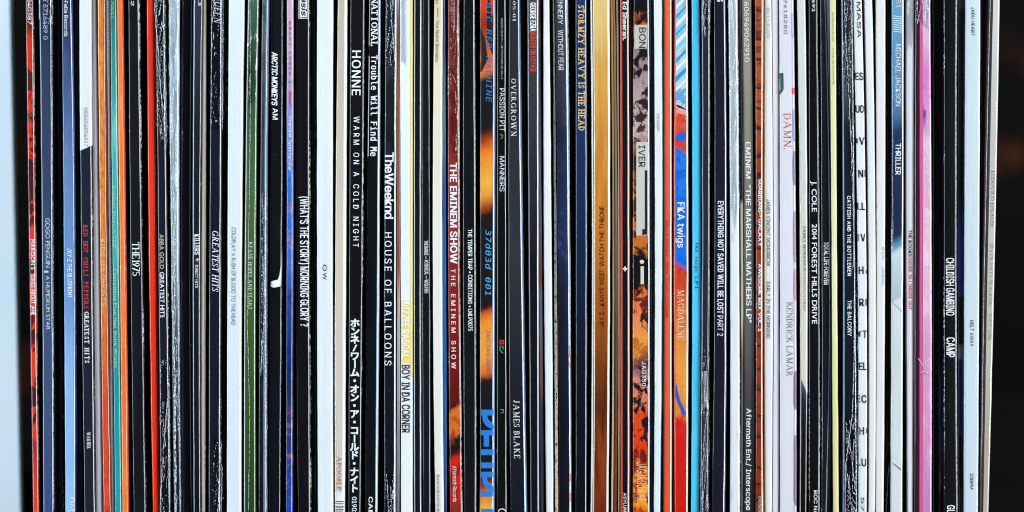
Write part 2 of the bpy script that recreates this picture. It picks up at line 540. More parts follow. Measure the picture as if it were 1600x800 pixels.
def lettering(S, s, y0, y1, u0, u1, c=(235, 238, 240), font='sans', bold=0.0, italic=0.0, track=0.0, mono=False, eps=0.00013, part='lettering'):
    """printed words: from row y0 to row y1 along the spine, base line at u0, cap line at u1; u0 > u1 reads upwards"""
    V, F, LY = layout(s, font, bold, italic, track, mono)
    x0, x1 = min(v[0] for v in V), max(v[0] for v in V)
    out = []
    for (x, y), l in zip(V, LY):
        py = y0 + (x - x0) / (x1 - x0) * (y1 - y0)
        out.append(S.point(py, u0 + (u1 - u0) * y, eps + l * 6e-6))
    link_mesh(part, out, F, [ink(c)], S.root)

def upright(S, s, y0, y1, u0, u1, c, bold=0.0, part='lettering', pitch=None):
    """a column of upright characters, one under the other"""
    out, F = [], []
    n = len(s)
    for i, ch in enumerate(s):
        if ch == ' ': continue
        cj = S_CJK and ord(ch) > 0x3000
        vs, fs, a, b = font_glyph(ch, 0.0, 'cjk' if cj else 'sans')
        ya, yb = min(v[1] for v in vs), max(v[1] for v in vs)
        cy = y0 + (y1 - y0) * (i + 0.5) / n
        step = (y1 - y0) / n * 0.86
        sh = [(0, 0)] if bold <= 0 else [(-bold, -bold), (bold, bold), (-bold, bold), (bold, -bold)]
        for k_, (x, y) in [(k_, (x + sx, y + sy)) for k_, (sx, sy) in enumerate(sh) for x, y in vs]:
            if S_CJK and ord(ch) > 0x3000:
                X, Yy = x - 0.5 * CJK_W, y - 0.5 * CJK_H
                if ch == 'ー': X, Yy = Yy, -X * 0.95
                fx, fy = X / CJK_W, Yy / CJK_H
            else:
                fx, fy = (x - (a + b) / 2) / CAP, (y - CAP / 2) / CAP
                if ch == '/': fy *= 0.75
            out.append(S.point(cy - fy * step, (u0 + u1) / 2 + fx * (u1 - u0), 0.00013 + k_ * 6e-6))
        for k_ in range(len(sh)):
            base = len(out) - (len(sh) - k_) * len(vs)
            F += [tuple(q + base for q in f) for f in fs]
    link_mesh(part, out, F, [ink(c)], S.root)
_v = font_glyph('ホ', 0.0, 'cjk')
S_CJK = len(_v[0]) > 6
CJK_W = 1.0; CJK_H = 0.75
if _v[0]:
    CJK_W = max(v[0] for v in _v[0]) + min(v[0] for v in _v[0])
    CJK_H = max(v[1] for v in _v[0]) + min(v[1] for v in _v[0])

def patch(S, pts, c, part='printed_patch', eps=0.00009, mat=None):
    """a printed shape given as an outline of (row, u)"""
    vs = [S.point(py, u, eps) for py, u in pts]
    return link_mesh(part, vs, [tuple(range(len(vs)))], [mat or ink(c)], S.root)
def band(S, left, right, c, part='printed_patch', eps=0.00009, n=None, mat=None):
    """a printed shape between two edges: left and right are lists of (row, u)"""
    def at(l, py):
        for (a, ua), (b, ub) in zip(l, l[1:]):
            if py <= b: return ua + (ub - ua) * (py - a) / (b - a)
        return l[-1][1]
    y0, y1 = left[0][0], left[-1][0]
    n = n or max(2, int((y1 - y0) / 4))
    vs, fs, uv = [], [], []
    for j in range(n + 1):
        py = y0 + (y1 - y0) * j / n
        a, b = at(left, py), at(right, py)
        for i in range(9):
            u = a + (b - a) * i / 8
            vs.append(S.point(py, u, eps)); uv.append((u, (py + 200) / 1200))
    for j in range(n):
        for i in range(8):
            k = j * 9 + i
            fs.append((k, k + 9, k + 10, k + 1))
    return link_mesh(part, vs, fs, [mat or ink(c)], S.root, None, True, None, uv)
def rect(S, y0, y1, u0, u1, c, part='printed_patch', eps=0.00009, mat=None):
    return band(S, [(y0, u0), (y1, u0)], [(y0, u1), (y1, u1)], c, part, eps, max(1, int((y1 - y0) / 10)), mat)

def tube(name, pts, r, mat, parent, rs=None):
    vs, fs = [], []
    n = len(pts)
    for i, p in enumerate(pts):
        d = (pts[min(i + 1, n - 1)] - pts[max(i - 1, 0)]).normalized()
        a = d.cross(Vector((0, 1, 0))); a = a.normalized() if a.length > 1e-6 else Vector((1, 0, 0))
        b = d.cross(a).normalized()
        rr = r * (rs[i] if rs else 1)
        for k in range(5):
            t = k / 5 * math.tau
            vs.append(p + a * (rr * math.cos(t)) + b * (rr * math.sin(t)))
    for i in range(n - 1):
        for k in range(5):
            k2 = (k + 1) % 5
            fs.append((i * 5 + k, i * 5 + k2, i * 5 + 5 + k2, i * 5 + 5 + k))
    fs.append(tuple(range(4, -1, -1))); fs.append(tuple((n - 1) * 5 + k for k in range(5)))
    return link_mesh(name, vs, fs, [mat], parent, None, True)

def wrap(S, y0, y1, u0=-0.05, u1=1.05, amp=1.6, ang=0.5, freq=0.16, edges=(), seed=0, thick=0.5):
    """loose clear film over part of a spine, creased; edges are torn lines of (row, u)"""
    nu, nv = 22, max(8, int((y1 - y0) / 1.2))
    vs, fs = [], []
    for j in range(nv + 1):
        py0 = y0 + (y1 - y0) * j / nv
        l, r = S.edges(py0)
        fade = min(1, (j + 1) / 5, (nv - j + 1) / 8)
        py = py0
        a = u0 + 0.06 * mnoise.noise((py * 0.12, seed, 1)); b = u1 + 0.06 * mnoise.noise((py * 0.12, seed, 4))
        for i in range(nu + 1):
            u = a + (b - a) * i / nu
            X = u * (r - l)
            te = j / nv
            py = py0 + ((te ** 3) * (26 * mnoise.noise((u * 3.1, seed, 6)) + 18 * math.sin(u * 3 + seed)) - ((1 - te) ** 3) * 20 * mnoise.noise((u * 2.7, seed, 11))) * min(1, (y1 - y0) / 120)
            t = (py - y0) * 0.6 - X * (0.4 + ang) if ang >= .5 else X * 1.3 - (py - y0) * (0.05 + ang * 0.2)                 # creases run slantwise
            q = mnoise.noise((t * freq * 1.1, X * 0.03, seed * 2.3))
            q2 = mnoise.noise((X * 0.16 + (py - y0) * 0.012, py * 0.014, seed * 5.1))
            q3 = mnoise.noise((X * 0.11, py * 0.02, seed * 7.7))
            on = max(0.0, min(1.0, 0.5 + 2.2 * mnoise.noise((X * 0.05, py * 0.022, seed * 3.9))))
            h = max(0, 1 - abs(q) * 4) * on + 0.9 * max(0, 1 - abs(q2) * 5) + 0.2 * q3
            uc = min(max(u, 0.0), 1.0)
            p = S.point(py, uc, 0)
            z = p.z
            p.x += (u - uc) * (r - l) * PX
            p.y -= (0.5 + 0.62 * amp * max(h, -.1) * fade) * PX
            vs.append(p)
    for j in range(nv):
        for i in range(nu):
            k = j * (nu + 1) + i
            fs.append((k, k + nu + 1, k + nu + 2, k + 1))
    ob = link_mesh('shrink_wrap', vs, fs, [FILM], S.root, None, True)
    for e, pl in enumerate(edges): torn_or_glint_line(S, pl, ob, seed * 10 + e, thick)
    return ob
def torn_or_glint_line(S, pl, parent, seed, thick=0.5, jit=0.9):  # torn film edges; some straight pale runs stand in for edge highlights
    rnd = random.Random(seed * 31 + S.sd)
    pts, rs = [], []
    for (ya, ua), (yb, ub) in zip(pl, pl[1:]):
        n = max(2, int(abs(yb - ya) / 3.0))
        for i in range(n):
            t = i / n
            py = ya + (yb - ya) * t
            l, r = S.edges(py)
            X = (ua + (ub - ua) * t) * (r - l)
            X += jit * mnoise.noise((py * 0.21, seed * 1.7, 3)) * 1.2 + jit * rnd.uniform(-.25, .25)
            u = X / (r - l)
            uc = min(max(u, 0.0), 1.0)
            p = S.point(py, uc, 0.0)
            p.x += (u - uc) * (r - l) * PX
            p.y -= 0.9 * PX
            pts.append(p)
            rs.append(0.55 + 0.9 * abs(mnoise.noise((py * 0.13, seed, 8))))
    if len(pts) > 2: tube('torn_or_glint_line', pts, thick * PX, FILM_EDGE_GLINT, parent or S.root, rs)

# ---------------------------------------------------------------- the setting
def box(name, x0, x1, y0, y1, z0, z1, mat, parent=None):
    bm = bmesh.new()
    bmesh.ops.create_cube(bm, size=1)
    for v in bm.verts:
        v.co = Vector((x0 + (x1 - x0) * (v.co.x + .5), y0 + (y1 - y0) * (v.co.y + .5), z0 + (z1 - z0) * (v.co.z + .5)))
    bmesh.ops.bevel(bm, geom=bm.edges[:], offset=min(0.0015, (x1 - x0) * .1), segments=2, affect='EDGES')
    me = bpy.data.meshes.new(name); bm.to_mesh(me); bm.free()
    me.materials.append(mat)
    o = bpy.data.objects.new(name, me); COL.objects.link(o)
    if parent: o.parent = parent
    return o
def plain(name, c, second=None, scale=12, rough=0.6, cut=(0.45, 0.65)):
    m, nt, p = new_mat(name)
    tc = N(nt, 'ShaderNodeTexCoord')
    n1 = noise_tex(nt, tc.outputs['Object'], scale, 3, 0.5)
    n2 = noise_tex(nt, tc.outputs['Object'], 900, 3, 0.6)
    col = mix_col(nt, smooth(nt, n1, *cut), rgba(c), rgba(second or c))
    hs = N(nt, 'ShaderNodeHueSaturation'); nt.links.new(col, hs.inputs['Color'])
    nt.links.new(math_node(nt, 'MULTIPLY_ADD', n2, 0.2, 0.9), hs.inputs['Value'])
    nt.links.new(hs.outputs[0], p.inputs['Base Color'])
    p.inputs['Roughness'].default_value = rough
    p.inputs['Specular IOR Level'].default_value = 0.06
    return m
s = box('shelf_floor', -0.9, 0.9, -0.05, 0.75, Z_BASE - 0.02, Z_BASE - 0.0002, plain('dark_shelf', (30, 30, 33), (26, 25, 28)))
s['kind'] = 'structure'
b = box('back_wall', -0.9, 0.9, 0.75, 0.77, Z_BASE - 0.02, 0.9, plain('dark_back', (9, 7, 7), (74, 36, 22), 11, 0.75, (0.52, 0.72)))
b['kind'] = 'structure'
yp = 0.13
zp = z_of(400, yp)
xp_t, xp_b = x_of(15, yp, z_of(15, yp)), x_of(31, yp, z_of(785, yp))
zt, zb = z_of(15, yp), z_of(785, yp)
def xz(z): return xp_t + (xp_b - xp_t) * (z - zt) / (zb - zt)
pv, pf = [], []
for z in (Z_BASE, 0.28):
    for x, y in ((-0.52, yp), (xz(z), yp), (xz(z), yp + 0.004), (-0.52, yp + 0.004)): pv.append((x, y, z))
pf = [(0, 1, 5, 4), (1, 2, 6, 5), (2, 3, 7, 6), (3, 0, 4, 7), (3, 2, 1, 0), (4, 5, 6, 7)]
pn = link_mesh('side_panel', pv, pf, [plain('pale_panel', (226, 240, 250), (218, 234, 246), 6, 0.5)])
pn['label'] = 'pale blue-white upright panel, blurred, at the far left behind the row of records'
pn['category'] = 'panel'

# ---------------------------------------------------------------- the records, left to right
W = (236, 239, 241)
K = (12, 13, 17)
K2 = (23, 24, 31)
NV = (24, 30, 48)

# red and black blotched
a = record('narrow spine blotched in red and maroon, first record at the left end of the row',
    (40, 45, 51), (52, 56, 61), [(-50, (60, 14, 14)), (30, (110, 30, 26)), (200, (70, 20, 22)), (420, (90, 26, 26)), (640, (74, 24, 26)), (760, (214, 62, 40))],
    second=[(-20, (20, 14, 16)), (36, (20, 14, 16)), (60, (200, 52, 34)), (420, (222, 60, 42)), (650, (216, 62, 42)), (800, (222, 66, 42))],
    blob=(14, 14, 8), cut=(0.5, 0.53), wear=(0.05, 0.7), dust=0.6, text=[
    T('602547840387', -44, 38, .28, .78), T('MAROON 5', 374, 421, .3, .82, font='gill', bold=.012), T('SONGS ABOUT JANE', 428, 492, .28, .8, font='gill', bold=.012)])
# slate blue
a = record('slate-blue spine with thin pale capitals and a white line down its right edge',
    (61, 65, 67), (81, 83, 84.5), [(0, (30, 42, 70)), (100, (46, 58, 84)), (400, (56, 72, 102)), (640, (66, 84, 120)), (800, (52, 76, 128))],
    strips=[(0, .12, (122, 142, 160)), (.80, 1, (20, 30, 62))], dust=0.7, wear=(0.0, .9), br=3, text=[
    T('06025 6716489 0', -30, 62, .34, .66, (170, 186, 196)), T('GOGO PENGUIN', 341, 418, .36, .74, (196, 208, 218), font='gill'), T('|', 423, 426, .36, .76, (196, 208, 218)), T('A HUMDRUM STAR', 431, 515, .36, .72, (196, 208, 218), font='gill')])
wrap(a, -60, 44, .6, 1.12, 2.4, 0.6, .2, [[(-60, .95), (16, 1.0), (40, .96)], [(-20, .0), (6, .06), (34, .0)]], 3, .8)
torn_or_glint_line(a, [(40, .97), (800, .96)], None, 77, .42, .25)
record('plain black sleeve in the gap between the slate-blue spine and the bright sky-blue spine', (86, 89, 89), (94, 97, 99), (12, 13, 18), Y=.004, dust=.2)
record('sky-blue spine that darkens to navy at its top, white condensed capitals',
    (96, 99, 101.5), (112.5, 117.5, 118), [(-40, (30, 38, 62)), (50, (44, 56, 92)), (150, (70, 92, 138)), (300, (100, 134, 184)), (480, (106, 148, 200)), (580, (140, 178, 222)), (720, (140, 184, 230)), (800, (142, 192, 238))],
    second=[(0, (54, 70, 110)), (400, (128, 164, 210)), (800, (150, 190, 236))], blob=(30, 30, 6), cut=(.5, .75),
    strips=[(.84, 1, (52, 70, 130))], wear=(0, .5), dust=.4, text=[
    T('Roc-A-Fella Records', -28, 57, .26, .62), T('JAY-Z THE BLUEPRINT', 388, 465, .36, .74, (226, 236, 244), bold=.02), T('06007', 777, 822, .46, .86, (216, 230, 242), bold=.015)])
record('plain dark navy sleeve between the sky-blue spine and the half white, half navy spine', (114.5, 119, 120), (122.5, 124.5, 129.5), (20, 27, 56), Y=.0025, dust=.5)
a = record('spine white above and navy below, with red and white typewriter lettering',
    (123.5, 126, 131), (143, 145, 149), [(231, (219, 228, 234)), (232, (28, 33, 46))], interp='CONSTANT', slope=9, distort=3, dust=.35, text=[
    T('093624854517', 168, 229, .36, .66, (150, 140, 152)), T('RED HOT CHILI PEPPERS', 351, 482, .24, .62, (206, 60, 56), font='slab', mono=True),
    T('GREATEST HITS', 487, 567, .26, .64, (240, 236, 232), font='slab', mono=True), T('WARNER', 675, 701, .36, .66, (230, 230, 230), font='slab')])
record('pinkish-white plain spine just left of the mottled orange spine', (144, 146, 150), (150, 155, 159.5), (226, 222, 232), Y=.0012, wear=(0, 0), grain=.06)
record('mottled orange spine turning red toward the bottom, faint cream thin capitals',
    (152, 156, 161), (165, 168, 174), [(0, (222, 140, 52)), (300, (232, 142, 56)), (480, (228, 128, 50)), (640, (222, 78, 40)), (800, (226, 74, 44))],
    second=[(0, (196, 110, 44)), (500, (216, 98, 40)), (800, (196, 34, 26))], blob=(60, 60, 20), cut=(.45, .62),
    strips=[(.74, 1, (120, 40, 22))], grain=.2, text=[T('KIDS SEE GHOSTS', 373, 478, .2, .7, (244, 190, 120))])
record('thin white and pale blue checked spine between orange and teal', (166, 170, 174), (171.5, 174.5, 178.8), (226, 214, 216), Y=.0006,
    lines=(420, 'Z', .55, (70, 110, 160), 1.5), strips=[(0, .45, (236, 204, 196))], wear=(0, 0))
a = record('teal spine with pale green old-style lettering, beside a plain orange spine',
    (172, 175, 179), (182, 186, 190), [(-10, (18, 84, 84)), (60, (40, 130, 128)), (200, (70, 166, 160)), (380, (58, 160, 156)), (520, (34, 138, 138)), (800, (30, 154, 160))],
    second=[(0, (20, 96, 92)), (160, (110, 190, 180)), (400, (88, 186, 178)), (520, (30, 140, 140)), (800, (40, 160, 166))], blob=(40, 40, 5), cut=(.45, .7), grain=.14, text=[
    T('5060082270011', -46, 29, .2, .62, (150, 214, 150)), T('Bombay Bicycle Club', 290, 388, .22, .66, (140, 214, 164), bold=.022, track=.05), T('Everything Else Has Gone Wrong', 420, 574, .22, .62, (150, 222, 170), bold=.022, track=.05)])
record('plain orange spine between the teal spine and a black spine', (182.4, 186.4, 190.4), (192.2, 196.8, 201), (238, 118, 46), bulge=.9, second=(246, 150, 84), blob=(60, 60, 3), cut=(.5, .7), strips=[(.78, 1, (222, 80, 34))])
a = record('black spine with tall white serif letters and numerals, just left of the bright red spine',
    (200, 203, 208), (217.5, 222.5, 228), (20, 21, 28), wear=(.1, .5), text=[
    T('042', -18, 9, .28, .55), T('THE', 378, 404, .2, .78, font='serif', track=-.12), T('1975', 406, 431, .2, .78, font='serif', track=-.1)])
torn_or_glint_line(a, [(-20, .93), (800, .93)], None, 5, .38, .2)  # highlight along the right edge, drawn as a pale line
record('plain bright red spine, the only all-red one, in the left part of the row', (229, 232, 238), (241.5, 244.5, 249), (232, 50, 24), bulge=.9, second=(240, 66, 34), blob=(50, 50, 2), cut=(.5, .7), strips=[(.76, 1, (206, 32, 18))])
a = record('black spine in torn plastic film, gold and white capitals, right of the bright red spine',
    (242.5, 246.5, 250), (257.5, 262, 266.5), (22, 27, 38), wear=(.1, .3), br=3, bl=2.6, text=[
    T('ABBA GOLD', 366, 420, .2, .62, (206, 190, 160), font='gill'), T('GREATEST HITS', 425, 496, .2, .62, font='gill', bold=.015)])
wrap(a, -40, 215, -.05, 1.1, 3.2, .35, .2, [[(-40, .12), (14, -.1), (60, .2), (140, .5), (215, .9)], [(-40, .85), (215, .98)]], 11, .7)
wrap(a, 560, 830, 0, 1.05, 2.2, .3, .12, [[(560, .9), (620, .86), (700, .4), (790, .02), (830, .05)], [(600, .98), (830, .9)]], 12, .65)
a = record('grey-white crinkled spine in crumpled film between two black sleeves, left part of the row',
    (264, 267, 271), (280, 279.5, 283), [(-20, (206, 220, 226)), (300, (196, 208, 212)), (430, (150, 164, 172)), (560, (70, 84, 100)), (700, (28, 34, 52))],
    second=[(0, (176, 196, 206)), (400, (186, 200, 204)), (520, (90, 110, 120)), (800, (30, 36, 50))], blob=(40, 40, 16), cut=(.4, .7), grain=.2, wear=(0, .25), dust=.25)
wrap(a, -40, 330, -.1, 1.0, 2.4, .15, .16, [[(-40, .06), (200, .0), (330, .2)], [(120, .4), (420, .3)]], 21, .6)
wrap(a, 330, 830, 0, .8, 2.0, .1, .12, [[(400, .55), (520, .3), (640, .3), (830, .22)], [(430, .12), (600, .42), (830, .34)], [(440, .9), (830, .92)]], 22, .9)
record('plain black sleeve right of the grey-white crinkled spine, without any lettering', (283.5, 282, 285), (301, 298.5, 300.5), (13, 15, 24), Y=.002, dust=.25)
a = record('black spine with small white capitals split by a round blue and orange emblem',
    (302, 300.5, 302), (317, 313.5, 314), [(0, (54, 54, 66)), (200, (30, 30, 38)), (800, (16, 17, 21))], bl=2.6, strips=[(0, .16, (150, 176, 206))], wear=(.5, .1), text=[
    T('113', -12, 9, .5, .8), T('KILLERS', 366, 398, .28, .86, bold=.03), T('DIRECT HITS', 414, 450, .36, .7)])
for k, (c, q) in enumerate((((96, 152, 210), ((403, .58), (406.5, .34), (406.5, .58))), ((206, 104, 60), ((406.5, .58), (406.5, .34), (410, .58))),
                            ((220, 226, 232), ((403, .58), (406.5, .58), (406.5, .84))), ((70, 100, 170), ((406.5, .58), (410, .58), (406.5, .84))))):
    patch(a, q, c, 'emblem')
record('narrow plain beige spine right of the black spine with the round emblem', (317.5, 314.5, 314.8), (322.3, 321.5, 320.5), (186, 176, 166), strips=[(.7, 1, (110, 94, 88))], wear=(0, 0))
a = record('black film-wrapped spine with slanted white serif capitals, just left of a wide white spine',
    (329, 326, 325), (348, 346, 345), (20, 25, 38), bl=3, br=3.4, wear=(.1, .3), text=[
    T('QUEEN', -8, 38, .3, .84, font='serif', italic=.25), T('GREATEST HITS', 361, 456, .28, .78, font='serif', italic=.25)])
wrap(a, -40, 190, -.02, 1.12, 2.0, .5, .16, [[(-40, .72), (30, .9), (60, 1.02), (190, .98)], [(-40, .2), (16, .3), (40, .1)]], 31, .6)
wrap(a, 690, 830, .4, 1.15, 2.2, .5, .2, [[(690, 1.0), (830, .72)], [(730, 1.05), (830, 1.0)]], 32, .6)
record('plain black sleeve between the slanted-lettered black spine and the wide white one', (349, 347.5, 346.5), (355.5, 353.5, 352.5), (11, 11, 14), Y=.004)
a = record('wide white spine with small grey capitals at mid height, left of the green spine',
    (357, 355, 354), (382, 378, 377.4), (222, 230, 236), bulge=.6, grain=.07, wear=(0, 0), text=[T('COLDPLAY A RUSH OF BLOOD TO THE HEAD', 355, 508, .3, .58, (120, 128, 136), font='gill')])
a = record('green spine with white serif capitals, only green one in the row, in wrinkled film',
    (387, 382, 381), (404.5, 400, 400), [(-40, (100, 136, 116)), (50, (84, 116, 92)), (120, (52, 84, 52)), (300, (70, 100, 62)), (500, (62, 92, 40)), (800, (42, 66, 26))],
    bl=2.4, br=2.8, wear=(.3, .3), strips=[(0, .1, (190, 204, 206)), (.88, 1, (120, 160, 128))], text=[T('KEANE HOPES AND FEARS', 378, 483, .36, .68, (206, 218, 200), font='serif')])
wrap(a, -40, 150, .05, .98, 1.4, .2, .14, [[(60, .34), (200, .4), (330, .38)], [(-40, .18), (100, .3)]], 51, .5)
torn_or_glint_line(a, [(330, .38), (420, .34), (520, .32), (640, .5), (800, .4)], None, 53, .42, .6)
a = record('dark grey wrapped spine with a pale blue streaked edge, right of the green spine',
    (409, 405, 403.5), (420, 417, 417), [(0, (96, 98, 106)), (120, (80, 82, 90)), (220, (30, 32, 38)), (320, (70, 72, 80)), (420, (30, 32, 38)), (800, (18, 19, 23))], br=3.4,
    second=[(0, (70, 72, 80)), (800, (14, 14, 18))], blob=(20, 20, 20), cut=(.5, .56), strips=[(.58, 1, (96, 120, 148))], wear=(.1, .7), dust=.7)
wrap(a, 300, 590, .3, 1.05, 2.4, .2, .12, [[(400, .5), (470, .8), (590, .25)], [(560, .98), (800, .94)]], 61, .6)
a = record('black spine with heavy slanted white capitals and a white hook-shaped line at mid height',
    (422.5, 421.5, 419.5), (442.5, 441, 438.5), (15, 17, 22), br=2.4, wear=(.05, .5), dust=.6, text=[
    T('ARCTIC MONKEYS', 81, 165, .12, .56, bold=.045, italic=.22, track=-.06), T('AM', 169, 187, .2, .6, bold=.02)])
band(a, [(390, .97), (410, .92), (430, .80), (437, .66), (440, 0.0), (446, 0.0), (449, .2)], [(390, .99), (410, .995), (430, .97), (440, .95), (445, .9), (448, .8), (449, .5)], W, 'emblem', n=40)
torn_or_glint_line(a, [(-20, .97), (385, .95)], None, 63, .35, .2); torn_or_glint_line(a, [(455, .95), (800, .93)], None, 64, .3, .2)  # right-edge highlight built as two pale lines
record('spine pale pink at the top fading into streaky cobalt blue below, red and white lettering',
    (448, 447.3, 446.5), (458.3, 458, 457.3), [(-40, (214, 176, 196)), (60, (204, 162, 186)), (140, (180, 152, 196)), (200, (120, 146, 214)), (290, (48, 112, 204)), (420, (52, 100, 184)), (470, (34, 72, 150)), (560, (16, 40, 96)), (700, (36, 56, 120)), (800, (18, 70, 168))],
    second=[(-20, (214, 176, 196)), (200, (120, 140, 210)), (290, (34, 80, 170)), (340, (140, 124, 170)), (420, (84, 104, 180)), (460, (24, 50, 120)), (560, (20, 52, 130)), (610, (14, 18, 44)), (690, (140, 104, 130)), (750, (130, 90, 120)), (800, (22, 70, 180))],
    blob=(26, 26, 34), cut=(.5, .58), grain=.16, text=[T('88697 19512 1', 33, 131, .36, .68, (60, 60, 74), track=.22), T('MGMT', 143, 168, .34, .76, (216, 30, 60), bold=.012), T('Oracular Spectacular', 181, 267, .34, .74, (238, 240, 248), bold=.012)])
a = record('glossy black spine with large white condensed capitals and a framed white logo box on top',
    (461.5, 461.5, 464.5), (484.5, 484.5, 486), (17, 17, 22), bl=2.2, br=3.6, wear=(0, .4), text=[
    T("(WHAT'S THE STORY) MORNING GLORY ?", 307, 510, .34, .9, bold=.03)])
rect(a, -44, 29, .22, .86, W); rect(a, -44, 27.6, .27, .83, (20, 20, 24), eps=.00016); rect(a, -44, 26.6, .31, .79, W, eps=.00022)
lettering(a, 'oasis', -14, 25, .42, .78, (18, 18, 22), bold=.03, italic=.2, eps=.0003)
record('plain black sleeve between the glossy black logo-box spine and a wide white spine', (487, 486.5, 488), (493.2, 493.5, 494.5), (13, 14, 20), Y=.003)
a = record('wide plain white spine with just two small black letters above mid height',
    (495, 495, 496.5), (520.5, 520, 521), (226, 233, 237), bulge=.7, grain=.05, wear=(0, 0), text=[T('O', 413, 423.5, .38, .62, (44, 48, 54), font='gill'), T('W', 426, 437, .36, .62, (44, 48, 54), font='gill')])
torn_or_glint_line(a, [(-20, .62), (420, .52), (830, .56)], None, 81, .12, .2)
a = record('beige spine with white right edge, small rust-coloured serif letters and a barcode near the bottom',
    (527.5, 523.5, 523), (542.5, 541, 539), [(0, (198, 184, 168)), (300, (212, 198, 182)), (738, (216, 204, 190)), (768, (214, 202, 190)), (771, (236, 236, 236))], strips=[(.72, 1, (240, 240, 242))], wear=(.3, 0), text=[
    T('APOO8LP', 712, 766, .22, .62, (176, 104, 60), font='serif')])
rnd = random.Random(4)
y = 783
for k in range(14):
    h = rnd.choice((1.2, 1.8, 3.0)); rect(a, y, y + h, .04, .94, (20, 20, 24), 'barcode_bar'); y += h + rnd.choice((1.5, 2.2, 3.4))
torn_or_glint_line(a, [(480, .0), (640, .02), (700, .28), (830, .36)], None, 83, .3, .5)
a = record('black spine with a column of white Japanese characters below spaced white condensed capitals',
    (547, 545, 544), (569.5, 567, 564), (17, 18, 23), wear=(.05, .4), dust=.5, br=2.4, text=[
    T('HONNE', 79, 149, .16, .76, (240, 242, 244), bold=.02, track=.12), T('WARM ON A COLD NIGHT', 182, 386, .3, .7, (236, 238, 240), bold=.012, track=.5), T('0190295834265', 776, 850, .3, .66, bold=.02)])
upright(a, 'ホンネ/ワーム・オン・ア・コールド・ナイト', 498, 769, .1, .84, W, bold=.012)
torn_or_glint_line(a, [(-20, .97), (240, .96)], None, 85, .3, .2); torn_or_glint_line(a, [(380, .95), (480, .93)], None, 86, .32, .2)
a = record('black spine with white slab typewriter lettering, white rule at left and bright white right edge',
    (576.5, 572, 570), (594.5, 593, 590), (16, 17, 24), wear=(.05, .2), strips=[(.82, 1, (176, 198, 218))], text=[
    T('THE NATIONAL', -42, 72, .22, .76, font='slab', mono=True), T('Trouble Will Find Me', 86, 244, .26, .76, bold=.03, mono=True), T('CAD3315', 776, 838, .3, .62, bold=.02)])
rect(a, -40, 72, .02, .09, W); rect(a, 88, 244, .04, .11, W)
a = record('black spine in creased film with tight bold white lettering, left of the yellow-edged one',
    (602, 600, 600), (619.5, 618.5, 618), [(0, (46, 48, 58)), (180, (44, 46, 54)), (280, (18, 20, 28)), (800, (18, 20, 27))], wear=(.05, .1), bl=2.4, strips=[(.9, 1, (206, 222, 234))], text=[
    T('TheWeeknd', 238, 342, .06, .78, bold=.035, track=-.08), T('HOUSE OF BALLOONS', 363, 571, .06, .64, bold=.008, track=.35)])
wrap(a, -40, 120, 0, 1.08, 3.0, .6, .24, [[(-40, .35), (30, .55), (70, .75), (120, .98)]], 91, .6)
wrap(a, 120, 240, .1, .9, .8, .5, .14, [], 92)
wrap(a, 740, 840, -.02, 1.04, 2.6, .5, .2, [[(750, .3), (840, .45)], [(760, .6), (840, .8)]], 93, .6)
record('rust-brown and white sliver of a spine just left of the white and yellow spine', (620.5, 620.8, 619.5), (623.8, 625.2, 624), [(-40, (214, 220, 224)), (30, (120, 66, 34)), (140, (158, 80, 36)), (420, (150, 66, 22)), (470, (196, 150, 130)), (520, (170, 160, 168)), (800, (110, 100, 108))], Y=.0006, wear=(.2, 0))
a = record('white spine with a yellow right edge and a yellow block of lettering at mid height',
    (624.5, 625.8, 626.5), (644.8, 645, 644.8), (232, 237, 241), bulge=.5, grain=.05, wear=(0, 0), text=[
    T('BOY IN DA CORNER', 570, 676, .08, .74, (24, 25, 28), bold=.03, track=-.02)])
rect(a, -60, 590, .82, 1.0, (238, 216, 110)); rect(a, 470, 567, .03, .82, (240, 218, 120), eps=.0001)
lettering(a, 'DIZZEE RASCAL', 472, 560, .1, .72, (246, 246, 240), bold=.04, eps=.00022)
wrap(a, -40, 80, -.3, .5, 1.0, .3, .16, [[(-40, .05), (40, .2), (80, .05)]], 101, .5)
a = record('black spine with two fine white edge lines, right of the yellow-edged spine', (646.8, 646.3, 646.8), (659, 658, 658.5), (20, 21, 27), bl=2.2, br=2.2, wear=(.6, .6), dust=.6, strips=[(0, .16, (150, 156, 166)), (.80, 1, (120, 126, 136))])
a = record('narrow speckled black spine with tiny condensed white capitals, just left of the cream spine', (660, 659, 661), (672, 673, 673.5), (20, 21, 28), wear=(.4, .3), dust=1.2, grain=.2,
    text=[T('THE RANGE — POTENTIAL — WIGLP350', 376, 458, .3, .72, bold=.02)])
record('cream spine with small grey lettering and a cobalt blue right edge', (678.5, 676, 680), (692, 691, 693.5), [(-40, (226, 204, 168)), (120, (236, 222, 196)), (400, (234, 232, 222)), (800, (232, 230, 222))], wear=(0, 0), grain=.07, strips=[(.86, 1, (226, 226, 226))], text=[
    T('Bonobo', -40, 6, .18, .5, (110, 96, 80)), T('-', 12, 27, .1, .86, (140, 124, 104)), T('The North Borders.', 31, 98, .22, .56, (110, 96, 80)), T('bonobomusic.com', 742, 832, .22, .56, (120, 112, 104))])
record('thin cobalt-blue sliver between the cream spine and the dark red spine', (692.6, 691.5, 694), (695.5, 697.3, 698), [(-40, (40, 50, 80)), (80, (60, 110, 150)), (180, (60, 160, 170)), (300, (20, 110, 200)), (420, (22, 120, 210)), (640, (20, 110, 190)), (800, (24, 70, 130))], Y=.001, wear=(0, 0))
